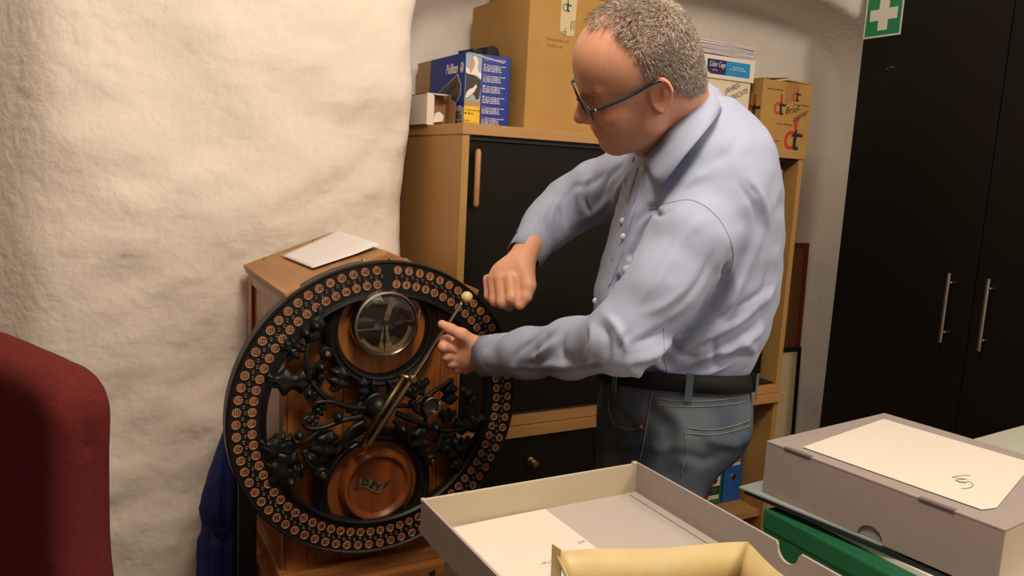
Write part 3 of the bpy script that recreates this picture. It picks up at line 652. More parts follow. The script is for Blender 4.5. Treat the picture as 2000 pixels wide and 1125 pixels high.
# case, gable shaped
prism('case_body', [(cx0, 0.565), (cx1, 0.565), (cx1, 1.128), (0.533, 1.200), (cx0, 1.128)], cyb-cyf-0.012, OAKY, tr, FRONT(0, cyb, 0))
box('front_frame', (cx0, cyf-0.004, 0.57), (cx0+0.042, cyf+0.012, 1.128), OAK, tr, 0.003)
box('front_frame', (cx1-0.042, cyf-0.004, 0.57), (cx1, cyf+0.012, 1.128), OAK, tr, 0.003)
pw = (cx1-cx0-0.084)/4
for i in range(4): box('front_plank', (cx0+0.042+i*pw+0.0006, cyf, 0.57), (cx0+0.042+(i+1)*pw-0.0006, cyf+0.012, 1.150), OAK, tr, 0.0015)
box('side_batten', (cx0-0.007, cyb-0.045, 0.57), (cx0+0.001, cyb-0.005, 1.115), OAKY, tr, 0.003)
box('side_batten', (cx0-0.007, cyf+0.002, 0.57), (cx0+0.001, cyf+0.042, 1.115), OAKY, tr, 0.003)
# roof boards
er = Vector((0.333, 0, 1.147)); rg = Vector((0.537, 0, 1.224)); e2 = Vector((0.741, 0, 1.142))
y0, y1 = 1.462, 1.876
for a, b, nm in ((er, rg, 'roof_board'), (rg, e2, 'roof_board')):
    x = (b-a).normalized(); L_ = (b-a).length
    M = frame((a.x, y0, a.z), x, (0, 1, 0))
    rb = box(nm, (0, 0, -0.021), (L_, y1-y0, 0.0), OAKR, tr, 0.004, M)
    for q, yy in ((0.22, 0.02), (0.78, 0.02), (0.22, 0.39), (0.78, 0.39)):
        V, F = lathe_geo([(0.0, 0.0032), (0.003, 0.0028), (0.0052, 0.0012), (0.0058, -0.0002)], (0, 0, 0), 'z', 14)
        mk('screw', [tuple(M @ (Vector(v)+Vector((L_*q, yy, 0)))) for v in V], F, BRASS, rb, True)
box('cornice_strip', (cx0-0.006, cyf-0.02, 1.106), (cx0+0.002, cyb, 1.132), OAKY, tr, 0.003)
box('cornice_strip', (cx1-0.002, cyf-0.02, 1.106), (cx1+0.006, cyb, 1.132), OAKY, tr, 0.003)
# base
box('base_moulding', (cx0-0.016, cyf-0.022, 0.540), (cx1+0.016, cyb, 0.572), OAKX, tr, 0.006)
box('base_moulding', (cx0-0.034, cyf-0.040, 0.495), (cx1+0.034, cyb, 0.541), OAKX, tr, 0.008)
box('pedestal', (cx0-0.010, cyf-0.016, 0.0), (cx1+0.010, cyb, 0.496), OAKY, tr, 0.004)
for x in (cx0+0.06, cx1-0.06): lathe('screw_plug', [(0.0, -0.003), (0.007, -0.0025), (0.0085, 0.0)], (x, cyf-0.040, 0.520), mat('dark_plug', (0.03, 0.015, 0.008), 0.5), tr, seg=16)
# dial ring
lathe('dial_ring', [(RR*0.775, 0.022), (RR*0.762, 0.012), (RR*0.762, -0.004), (RR*0.775, -0.009), (RR*0.790, -0.004), (RR*0.800, 0.0), (RR*0.978, 0.0), (RR*0.990, -0.003), (RR, 0.001), (RR, 0.030), (RR*0.985, 0.030), (RR*0.975, 0.022), (RR*0.775, 0.022)], RC, IRON, tr, seg=160)
pitch = 2*PI/75.85
V, F = lathe_geo([(0.0, -0.0012), (0.0066, -0.0012), (0.0072, -0.0020), (0.0082, -0.0020), (0.0086, 0.0004)], (0, 0, 0), 'y', 20)
disc_me = None
for n in range(1, 151):
    k = (n-1)//2; outer = n % 2 == 1
    ang = PI/2-(0.92*pitch+k*pitch) if outer else PI/2-(0.92*pitch+k*pitch)-0.0*pitch
    r = RR*(0.940 if outer else 0.848)
    x, z = RC[0]+r*math.cos(ang), RC[2]+r*math.sin(ang)
    if disc_me is None:
        dsc = mk('number_disc', V, F, COPPER, None, False, None); disc_me = dsc.data
        disc_me.materials.append(RIMD)
        for p_ in disc_me.polygons:
            if p_.center.xz.length > 0.0066: p_.material_index = 1
    else:
        dsc = bpy.data.objects.new('number_disc', disc_me); COL.objects.link(dsc)
    dsc.location = (x, RC[1], z); attach(dsc, tr)
    text('number', str(n), 0.0130 if n > 9 else 0.0135, frame((x, RC[1]-0.0012, z-0.0045), (1, 0, 0), (0, 0, 1)), INK, dsc, align='CENTER', bold=0.0003, ext=0.0001, xs=0.60 if n > 99 else 0.72)
# contact holes between the two rows
G = []
for k in range(150):
    ang = PI/2-(0.85*pitch+k*pitch/2)
    r = RR*(0.896+(0.006 if k % 2 else -0.006))
    G.append(lathe_geo([(0.0, 0.0005), (0.0016, -0.0008), (0.0026, -0.0022), (0.0036, -0.0016), (0.0040, 0.0006)], (RC[0]+r*math.cos(ang), RC[1], RC[2]+r*math.sin(ang)), 'y', 8))
V, F = join_geo(G)
tag(mk('contact_pins', V, F, mat('pin_metal', (0.16, 0.13, 0.10), 0.28, metal=0.9), tr, True), kind='stuff')
# hoops inside the ring
UP = (0.527, 1.45, 1.070); LO = (0.514, 1.45, 0.735)
def hoop(c, r0, r1, dep=0.012):
    m_ = (r0+r1)/2
    lathe('iron_hoop', [(r0, 0.016), (r0, -0.004), (r0+0.004, -0.011), (m_-0.004, -0.013), (m_, -0.010), (r1-0.006, -0.013), (r1, -0.006), (r1, 0.016), (r0, 0.016)], c, IRON, tr, seg=72)
UP = (0.5306,1.467,1.068); LO = (0.5189,1.467,0.739)
hoop(UP, 0.0925, 0.1175); hoop(LO, 0.0965, 0.1225)
lathe('dial_backboard', [(0.0, 0.002), (0.0925, 0.002), (0.0935, 0.014), (0.0, 0.014)], (UP[0]+0.002, UP[1]+0.004, UP[2]), OAK, tr, seg=64, smooth=False)
lathe('lower_backboard', [(0.0, 0.002), (0.0965, 0.002), (0.0975, 0.014), (0.0, 0.014)], (LO[0], LO[1]+0.004, LO[2]), MAHOG, tr, seg=64, smooth=False)
for (c_, q) in ((UP, 0.06), (LO, 0.06)):
    lathe('spacer_post', [(0, -0.002), (0.012, -0.002), (0.012, 0.030), (0, 0.030)], (c_[0], c_[1]+0.015, c_[2]+(-q if c_ is UP else q)), IRON, tr, seg=20)
# upper clock
CK = (0.5260, 1.45, 1.0845); cr = 0.0685
lathe('clock_bezel', [(cr-0.010, 0.004), (cr-0.010, -0.014), (cr-0.007, -0.021), (cr-0.003, -0.020), (cr, -0.012), (cr, 0.004)], CK, NICKEL, tr, seg=72)
dial = lathe('clock_dial', [(0.0, -0.0045), (cr-0.009, -0.0045)], CK, mat('tarnished_dial', (0.014, 0.011, 0.007), 0.3, var=0.35, vscale=30, metal=0.3), tr, seg=64, smooth=False)
f = FRONT(CK[0], CK[1]-0.0045, CK[2]); sc = cr-0.010
GD = mat('dial_gilt', (0.34, 0.27, 0.11), 0.42, metal=0.6, var=0.35, vscale=120)
ragged = [(-.24,-.92),(.24,-.92),(.30,-.80),(.20,-.60),(.12,-.25),(.10,.0),(.28,.55),(.42,.62),(.52,.72),(.30,.86),(.05,.93),(-.30,.88),(-.62,.68),(-.70,.52),(-.55,.60),(-.45,.74),(-.30,.70),(-.22,.80),(-.08,.72),(.04,.78),(.10,.60),(.02,.35),(-.04,.10),(-.08,-.20),(-.14,-.55),(-.20,-.80)]
patch('gilt_patch', [(x*sc, y*sc) for x, y in ragged], f, GD, dial)
arc = [(sc*0.99*math.cos(t), sc*0.99*math.sin(t)) for t in np.linspace(1.18*PI, 1.95*PI, 24)]+[(sc*0.86*math.cos(t), sc*0.86*math.sin(t)) for t in np.linspace(1.95*PI, 1.18*PI, 24)]
patch('gilt_rim', arc, f @ Matrix.Translation((0, 0, 0.0002)), GD, dial)
text('numeral', '12', 0.016, f @ Matrix.Translation((0, 0.044, 0.0006)), INK, dial, align='CENTER')
text('numeral', '11', 0.014, f @ Matrix.Translation((-0.031, 0.036, 0.0006)), INK, dial, align='CENTER')
text('numeral', '1', 0.014, f @ Matrix.Translation((0.027, 0.037, 0.0006)), INK, dial, align='CENTER')
patch('minute_hand', [(-0.0012, 0.006), (-0.0018, -0.03), (-0.0006, -0.056), (0.0006, -0.056), (0.0018, -0.03), (0.0012, 0.006)], f @ Matrix.Translation((0, 0, 0.003)), BLACKPL, tr, 0.0008)
patch('hour_hand', [(-0.0015, 0.004), (-0.0022, -0.030), (-0.0045, -0.037), (-0.0015, -0.041), (0, -0.047), (0.0015, -0.041), (0.0045, -0.037), (0.0022, -0.030), (0.0015, 0.004)], f @ Matrix.Translation((0, 0, 0.0018)), BLACKPL, tr, 0.0008)
lathe('hand_boss', [(0, -0.0105), (0.0035, -0.010), (0.0055, -0.007), (0.006, -0.0045)], CK, IRON, tr, seg=20)
for q in ((-0.036, -0.028), (0.030, -0.028)): lathe('winding_hole', [(0, -0.0052), (0.0026, -0.0052), (0.0034, -0.0058), (0.0042, -0.0046)], (CK[0]+q[0], CK[1], CK[2]+q[1]), IRON, tr, seg=14)
for q in ((-0.034, -0.043), (0.030, -0.046)): lathe('dial_screw', [(0, -0.0062), (0.0018, -0.0060), (0.0024, -0.0046)], (CK[0]+q[0], CK[1], CK[2]+q[1]), BRASS, tr, seg=12)
glass = mat('clock_glass', (1, 1, 1), 0.02, trans=1.0)
lathe('clock_glass', [(0.0, -0.0195), (cr*0.5, -0.0187), (cr-0.008, -0.0165), (cr-0.008, -0.0155), (cr*0.5, -0.0177), (0.0, -0.0185)], CK, glass, tr, seg=48)
box('bezel_hinge', (CK[0]+cr-0.001, CK[1]-0.012, CK[2]+0.006), (CK[0]+cr+0.004, CK[1]+0.004, CK[2]+0.026), NICKEL, tr, 0.001)
# lower turned disc with banner
lathe('turned_moulding', [(0.0, -0.006), (0.058, -0.006), (0.061, -0.010), (0.065, -0.015), (0.070, -0.015), (0.074, -0.010), (0.077, -0.006), (0.079, 0.006), (0.0, 0.006)], (LO[0]+0.006, LO[1], LO[2]+0.002), MAHOG, tr, seg=72)
f = FRONT(0.513, LO[1]-0.0063, 0.741) @ Matrix.Scale(1.15, 4)
BNT = mat('banner_tail_brown', (0.05, 0.035, 0.018), 0.5)  # banner tails, a darker gilt-brown
BN = mat('banner_gilt', (0.20, 0.155, 0.07), 0.45, metal=0.4, var=0.4, vscale=120)
top = [(-0.024, 0.017), (-0.018, 0.019), (-0.006, 0.016), (0.008, 0.007), (0.018, 0.003), (0.024, 0.004)]
bot = [(0.020, -0.013), (0.014, -0.015), (0.004, -0.012), (-0.010, -0.001), (-0.018, 0.002), (-0.023, 0.001)]
bn = patch('banner', top+bot, f, BN, tr, 0.0012)
patch('banner_tail', [(-0.024, 0.017), (-0.029, 0.014), (-0.030, 0.004), (-0.034, -0.001), (-0.026, -0.003), (-0.021, 0.002)], f, BNT, tr, 0.0009)
patch('banner_tail', [(0.024, 0.004), (0.031, 0.005), (0.033, 0.009), (0.034, 0.003), (0.026, -0.006), (0.021, -0.011)], f, BNT, tr, 0.0009)
for ch, x, z, a in (('D', -0.014, 0.004, -0.30), ('E', -0.001, -0.002, -0.55), ('Y', 0.010, -0.009, -0.25)):
    text('letter', ch, 0.0185, f @ Matrix.Translation((x, z, 0.0012)) @ Matrix.Rotation(a, 4, 'Z'), INK, bn, align='CENTER', bold=0.0006)
# iron foliage
def leaf_geo(base, tip, w, curl=0.0, lobes=3.5, dome=0.010, up=0.0):
    b = np.array([base[0], base[2]]); t = np.array([tip[0], tip[2]]); d = t-b; L = np.linalg.norm(d); d = d/L; s = np.array([-d[1], d[0]])
    nt, ns = 40, 9; V = []; F = []
    for lay in (0, 1):
        for i in range(nt):
            q = i/(nt-1); env = math.sin(PI*min(1, 0.05+0.94*q**0.85))**0.55
            lob = 0.76+0.24*math.cos(2*PI*lobes*q+PI)
            ww = w*env*lob
            cen = b+d*L*q+s*curl*L*math.sin(PI*q)
            for j in range(ns):
                v = -1+2*j/(ns-1)
                h = dome*(1-abs(v)**2.5)*env*(0.6+0.4*lob)-0.0035*math.exp(-(v/0.14)**2)*env+0.003*math.sin(9*q+v*2)*(abs(v))+up
                V.append((cen[0]+s[0]*v*ww, RC[1]-0.002-(h if lay == 0 else -0.004), cen[1]+s[1]*v*ww))
    n = nt*ns
    for i in range(nt-1):
        for j in range(ns-1):
            a = i*ns+j; F.append([a, a+1, a+ns+1, a+ns]); F.append([n+a, n+a+ns, n+a+ns+1, n+a+1])
    for i in range(nt-1):
        for j in (0, ns-1):
            a = i*ns+j; q = [a, a+ns, n+a+ns, n+a]; F.append(q if j == 0 else q[::-1])
    for j in range(ns-1): F.append([j, n+j, n+j+1, j+1]); a = (nt-1)*ns+j; F.append([a, a+1, n+a+1, n+a])
    return V, F
LV = [(0.386,1.445,0.9833),(0.298,1.445,0.9924),(0.3746,1.445,1.051),(0.3987,1.445,1.122),(0.355,1.445,1.058),(0.3226,1.445,1.049),(0.3695,1.445,1.049),(0.338,1.445,1.021),(0.442,1.445,1.001),(0.4249,1.445,0.9525),(0.4209,1.445,0.8753),(0.4079,1.445,0.8079),(0.3561,1.445,0.8518),(0.2856,1.445,0.8663),(0.3521,1.445,0.8424),(0.3112,1.445,0.7779),(0.3482,1.445,0.8638),(0.3137,1.445,0.879),(0.3945,1.445,0.9461),(0.368,1.445,0.9579),(0.3751,1.445,0.8048),(0.3368,1.445,0.8048),(0.6133,1.445,0.8658),(0.6208,1.445,0.7956),(0.6616,1.445,0.8252),(0.7103,1.445,0.7685),(0.6846,1.445,0.8515),(0.7623,1.445,0.8665),(0.6682,1.445,0.8474),(0.6485,1.445,0.8058),(0.5747,1.445,0.9326),(0.6263,1.445,0.9599),(0.6786,1.445,0.9016),(0.6786,1.445,0.9583),(0.653,1.445,0.8792),(0.6921,1.445,0.8833),(0.4856,1.445,0.9765),(0.4805,1.445,0.9304),(0.5073,1.445,0.9701),(0.5081,1.445,0.9373),(0.5366,1.445,0.9687),(0.5387,1.445,0.9366),(0.7005,1.445,0.813),(0.7382,1.445,0.8168),(0.3909,1.445,1.013),(0.3979,1.445,0.9644),(0.452,1.445,0.9092),(0.4862,1.445,0.9281),(0.556,1.445,0.8678),(0.5762,1.445,0.8331),(0.3241,1.445,0.986),(0.3116,1.445,0.9712),(0.408,1.445,0.9322),(0.386,1.445,0.9108),(0.3927,1.445,0.887),(0.3685,1.445,0.9128),(0.7087,1.445,0.7761),(0.6834,1.445,0.7612),(0.7291,1.445,0.8964),(0.7013,1.445,0.9354),(0.3774,1.445,0.8362),(0.3939,1.445,0.8032)]
LW = [0.022, 0.015, 0.012, 0.013, 0.021, 0.023, 0.022, 0.024, 0.013, 0.013, 0.015, 0.020, 0.023, 0.018, 0.015, 0.016, 0.017, 0.013, 0.012, 0.0075, 0.0075, 0.013, 0.012, 0.011, 0.009, 0.010, 0.013, 0.013, 0.014, 0.014, 0.011]
for i in range(len(LV)//2):
    small = LW[i] < 0.012
    V, F = leaf_geo(LV[2*i], LV[2*i+1], LW[i]*1.3, curl=0.09*(-1)**i, lobes=0.0 if LW[i] < 0.009 else (1.5 if small else 2.5), dome=0.012)
    mk('oak_leaf', V, F, IRON, tr, True)
def stem(pts, r):
    P = catmull(pts, 6); P[:, 1] -= 0.002+0.004*np.sin(np.linspace(0, PI, len(P))); tube('stem', P, r, IRON, tr, 8)
for s in ([(0.4968,1.445,0.9135),(0.4573,1.445,0.921),(0.4214,1.445,0.9358),(0.3946,1.445,0.9374),(0.3857,1.445,0.9284),(0.3954,1.445,0.9186)], [(0.4214,1.445,0.9358),(0.397,1.445,0.9568),(0.3781,1.445,0.9835)], [(0.4858,1.445,0.8988),(0.4468,1.445,0.8963),(0.4034,1.445,0.8857),(0.3741,1.445,0.8891),(0.3671,1.445,0.9031),(0.3775,1.445,0.9107)], [(0.4034,1.445,0.8857),(0.377,1.445,0.8656),(0.3499,1.445,0.8509)],
          [(0.3694,1.445,0.8445),(0.3776,1.445,0.8167),(0.406,1.445,0.789)], [(0.3782,1.445,0.9813),(0.3699,1.445,1.02),(0.3746,1.445,1.054)], [(0.4129,1.445,1.028),(0.3935,1.445,1.012),(0.3849,1.445,0.9905)], [(0.4889,1.445,0.8882),(0.4572,1.445,0.8737),(0.4478,1.445,0.8466),(0.4603,1.445,0.8325)], [(0.5508,1.445,0.8829),(0.5772,1.445,0.8594),(0.586,1.445,0.8301)],
          [(0.537,1.445,0.915),(0.5664,1.445,0.9131),(0.5966,1.445,0.9065)], [(0.5925,1.445,0.9046),(0.6169,1.445,0.8844),(0.6135,1.445,0.8611)], [(0.5551,1.445,0.8969),(0.6038,1.445,0.874),(0.6605,1.445,0.8495),(0.7118,1.445,0.8495),(0.7584,1.445,0.8651)], [(0.6605,1.445,0.8495),(0.6446,1.445,0.8093),(0.638,1.445,0.7848)], [(0.5964,1.445,0.9124),(0.6382,1.445,0.9383),(0.6774,1.445,0.9566)]):
    stem(s, [0.0066, 0.0055, 0.0046, 0.0038])
for p_ in [(0.3864,1.44,1.088),(0.3679,1.44,1.075),(0.433,1.44,0.9061),(0.3578,1.44,0.8774),(0.3431,1.44,0.7859),(0.3745,1.44,0.9587),(0.3975,1.44,1.008),(0.5661,1.44,0.8653),(0.6392,1.44,0.8596),(0.6848,1.44,0.824)]:
    V, F = lathe_geo([(0, -0.018), (0.006, -0.015), (0.0095, -0.008), (0.010, -0.002), (0.009, 0.004)], p_, 'y', 14)
    mk('acorn', V, F, IRON, tr, True)
HB = (0.5135,1.44,0.9159)
lathe('hub_boss', [(0, -0.030), (0.010, -0.029), (0.019, -0.022), (0.024, -0.012), (0.025, 0.0), (0.028, 0.002), (0.028, 0.02), (0.0, 0.02)], HB, IRON, tr, seg=40)
for a in range(5):
    t0 = a*2*PI/5
    tube('hub_rib', [(HB[0]+r*math.cos(t0), HB[1]-h-0.0005, HB[2]+r*math.sin(t0)) for r, h in ((0.003, 0.0297), (0.010, 0.0288), (0.017, 0.0235), (0.022, 0.0160))], 0.0013, IRON, tr, 6)
lathe('spindle', [(0.0, 0.0), (0.016, 0.0), (0.016, 0.045), (0.0, 0.045)], (HB[0], HB[1]+0.018, HB[2]), IRON, tr, seg=20)
# studs, lens
for p_ in ((0.4056,1.43,1.036), (0.4015,1.43,0.797), (0.6311,1.43,0.7919)):
    lathe('stud_socket', [(0.0125, 0.016), (0.0125, -0.002), (0.0095, -0.006), (0.008, -0.006)], p_, IRON, tr, seg=24)
    st_ = lathe('brass_stud', [(0, -0.0135), (0.0048, -0.013), (0.0062, -0.011), (0.0062, 0.002)], p_, BRASS, tr, seg=20)
LN = (0.623,1.43,0.9118)
lathe('lens_barrel', [(0.0155, 0.016), (0.0155, -0.010), (0.0175, -0.013), (0.0190, -0.011), (0.0190, 0.016)], LN, mat('bright_nickel', (0.62, 0.57, 0.50), 0.22, metal=1.0), tr, seg=40)
lathe('lens_plate', [(0.0, -0.001), (0.0156, -0.001)], LN, mat('lens_dull', (0.10, 0.085, 0.06), 0.3, metal=0.5), tr, seg=32, smooth=False)
lathe('pivot_nut', [(0, -0.008), (0.005, -0.008), (0.0062, -0.003), (0.009, -0.002), (0.010, 0.006)], (0.5898,1.437,0.9142), IRON, tr, seg=18)
# the lever
A = np.array((0.4834,1.405,0.8487)); B = np.array((0.6691,1.392,1.131)); K = np.array((0.6743,1.385,1.142))
d = B-A
tube('lever', [A, A+d*0.02, A+d*0.38, A+d*0.40, A+d*0.72, A+d*0.98, B], [0.0048, 0.0055, 0.0055, 0.0050, 0.0048, 0.0038, 0.0034], NICKEL, tr, 14)
lv = bpy.data.objects[-1] if False else tr.children[-1]
lathe('lever_collar', [(0.0, -0.010), (0.006, -0.010), (0.0085, -0.005), (0.0085, 0.006), (0.0, 0.010)], A+d*0.463, BRASS, lv, seg=20)
V = []; 
lathe('lever_knob', [(0.0, -0.0125), (0.004, -0.0118), (0.008, -0.0095), (0.0108, -0.005), (0.0115, 0.0), (0.0105, 0.005), (0.007, 0.009), (0.004, 0.0115), (0.0, 0.0118)], K, mat('ivory', (0.72, 0.58, 0.28), 0.3), lv, seg=28)
tube('knob_neck', [K+np.array([-0.011, 0.004, 0.001]), K], [0.0052, 0.0052], mat('ivory_neck', (0.55, 0.38, 0.14), 0.35), lv, 12)
off = np.array([-0.012, 0.012, 0.002])
tube('guide_rod', [A+off*0.7, A+d*0.2+off, A+d*0.46+off], [0.0062, 0.0068, 0.0062], mat('dark_brass', (0.10, 0.07, 0.03), 0.35, metal=0.9), tr, 12)
tube('guide_bridge', [A+d*0.463+off*1.9, A+d*0.463], [0.0055, 0.0055], BRASS, tr, 12)
lathe('lever_foot', [(0, -0.006), (0.006, -0.005), (0.008, 0.0), (0.008, 0.030), (0.0, 0.032)], A+off*0.35, BRASS, tr, seg=20)
# curled sheet of paper lying on the roof
er_, rg_ = er, rg
x = (rg_-er_).normalized(); M = frame((er_.x, y0, er_.z), x, (0, 1, 0))
V = []; nx, ny = 15, 11
for i in range(nx):
    for j in range(ny):
        u = i/(nx-1); v = j/(ny-1)
        c00, c10, c11, c01 = np.array([0.084, 0.090]), np.array([0.2215, 0.055]), np.array([0.217, 0.362]), np.array([0.0755, 0.333])
        px, py = (c00*(1-u)*(1-v)+c10*u*(1-v)+c11*u*v+c01*(1-u)*v)
        h = 0.0050+0.004*max(0, u-0.6)*2+0.003*math.sin(PI*v)*u
        for dz in (0, 0.0004): V.append(tuple(M @ Vector((px, py, h+dz))))
F = []
ix = lambda i, j, k: (i*ny+j)*2+k
for i in range(nx-1):
    for j in range(ny-1):
        F.append([ix(i,j,1), ix(i+1,j,1), ix(i+1,j+1,1), ix(i,j+1,1)]); F.append([ix(i,j,0), ix(i,j+1,0), ix(i+1,j+1,0), ix(i+1,j,0)])
for i in range(nx-1):
    F.append([ix(i,0,0), ix(i+1,0,0), ix(i+1,0,1), ix(i,0,1)]); F.append([ix(i,ny-1,0), ix(i,ny-1,1), ix(i+1,ny-1,1), ix(i+1,ny-1,0)])
for j in range(ny-1):
    F.append([ix(0,j,0), ix(0,j,1), ix(0,j+1,1), ix(0,j+1,0)]); F.append([ix(nx-1,j,0), ix(nx-1,j+1,0), ix(nx-1,j+1,1), ix(nx-1,j,1)])
tag(mk('paper_sheet', V, F, mat('sheet_white', (0.80, 0.78, 0.80), 0.75, spec=0.2), None, True), 'curled white sheet of paper lying on the roof of the time recorder', 'paper')

# ------------------------------------------------------------------ folded umbrella between the pier and the recorder
um = thing('umbrella', 'folded dark blue umbrella leaning on the pier left of the time recorder', 'umbrella', (0.27, 1.72, 0))
UB = mat('umbrella_cloth', (0.008, 0.022, 0.15), 0.6, var=0.25, vscale=14)
ax1 = np.array((0.2851,1.74,0.8041)); ax0 = np.array((0.2405,1.7,0.2688))
V = []; nz, ns = 60, 64
for i in range(nz):
    q = i/(nz-1); c_ = ax0+(ax1-ax0)*q
    r = 0.012+0.034*np.interp(q, [0, 0.1, 0.42, 0.55, 0.58, 0.61, 0.68, 0.80, 1.0], [0.1, 0.55, 0.95, 1.0, 0.80, 0.80, 1.0, 0.72, 0.05])
    for k in range(ns):
        t = 2*PI*k/ns; tw = t+1.1*q
        rr = r*(1+0.17*math.sin(7*tw)+0.07*math.sin(15*tw+3*q))
        V.append((c_[0]+rr*math.cos(t), c_[1]+rr*math.sin(t), c_[2]))
F = [[i*ns+k, i*ns+(k+1) % ns, (i+1)*ns+(k+1) % ns, (i+1)*ns+k] for i in range(nz-1) for k in range(ns)]+[list(range(ns))[::-1], [(nz-1)*ns+k for k in range(ns)]]
mk('canopy', V, F, UB, um, True)
cs = ax0+(ax1-ax0)*0.595
lathe('strap', [(0.0425, -0.010), (0.0445, -0.009), (0.0445, 0.009), (0.0425, 0.010)], cs, mat('umbrella_strap', (0.004, 0.010, 0.06), 0.6), um, 'z', 40)
tube('shaft', [ax0-(ax1-ax0)*0.39, ax0, ax0+(ax1-ax0)*0.1], 0.005, STEEL, um)
tube('handle', [ax1-(ax1-ax0)*0.04, ax1+(ax1-ax0)*0.06, ax1+(ax1-ax0)*0.12], [0.010, 0.013, 0.012], BLACKPL, um, 16)
blk = (0.2692,1.6,0.9781)
tag(box('black_panel', (0.276, 1.60, 0.0), (0.313, 1.618, blk[2]), BLACKPL, None, 0.004, origin=(0.295, 1.61, 0)), 'narrow black board standing upright between the umbrella and the time recorder', 'board')

# ------------------------------------------------------------------ the man, built in a frame turned with the room view (u right, v away, z up)
def to_room(V):
    V = np.asarray(V, float); c, s = math.cos(YAW), math.sin(YAW)
    return np.stack([V[:, 0]*c+V[:, 1]*s, -V[:, 0]*s+V[:, 1]*c, V[:, 2]], 1)
FEET = to_room([(0.36, 1.42, 0.0)])[0]
def deg(a): return math.radians(a)
# head pose: looking left and down, tilted towards the left shoulder
hy, hp, hr = deg(0), deg(26), deg(31)
fh = np.array([-math.cos(hy), -math.sin(hy), 0]); lf = np.array([math.sin(hy), -math.cos(hy), 0]); upv = np.array([0, 0, 1.0])
f3 = math.cos(hp)*fh-math.sin(hp)*upv; u3 = math.sin(hp)*fh+math.cos(hp)*upv
l3 = math.cos(hr)*lf-math.sin(hr)*u3; u3 = math.cos(hr)*u3+math.sin(hr)*lf
HR = np.stack([f3, l3, u3], 1)          # columns: forward, left, up
H0 = np.array((0.1794,1.26,1.548))
HS = 0.885
def hl(P): return (P-H0)@HR/HS
def hw(q): return np.asarray(q, float)*HS@HR.T+H0
def ear_fn(q, s):
    # q head local; s=+1 left ear
    c = np.array([-0.012, s*0.080, -0.004]); p = q-c
    p = p*np.array([1, s, 1])
    a = deg(14); ca, sa = math.cos(a), math.sin(a)
    f = p[:, 0]*ca+p[:, 2]*sa; u = -p[:, 0]*sa+p[:, 2]*ca; l = p[:, 1]+0.38*(f)    # flares out towards the back
    pp = np.stack([f, l, u], 1)
    w = np.interp(u, [-0.034, -0.018, 0.010, 0.034], [0.52, 0.70, 1.0, 0.92])
    x = f/w/0.0195; y = u/0.0335; rho = np.sqrt(x*x+y*y)
    back = np.clip((0.55-x)/0.5, 0, 1)
    m = 0.0045*np.exp(-((rho-0.86)/0.13)**2)*back-0.0105*np.exp(-((x-0.25)/0.50)**2-((y+0.12)/0.42)**2)-0.0050*np.exp(-((x+0.05)/0.45)**2-((y-0.52)/0.20)**2)+0.0022*np.exp(-((np.sqrt((x-0.25)**2+(y+0.05)**2)-0.62)/0.14)**2)*back
    m = m+0.004*np.exp(-((x-0.72)/0.16)**2-((y+0.10)/0.16)**2)
    d = smax(np.abs(l-m)-0.0030, (rho-1)*0.017, 0.0035)*0.8
    root = ell(pp, (0.010, -0.014, -0.002), (0.012, 0.012, 0.022)); d = smin(d, root, 0.005)
    return d
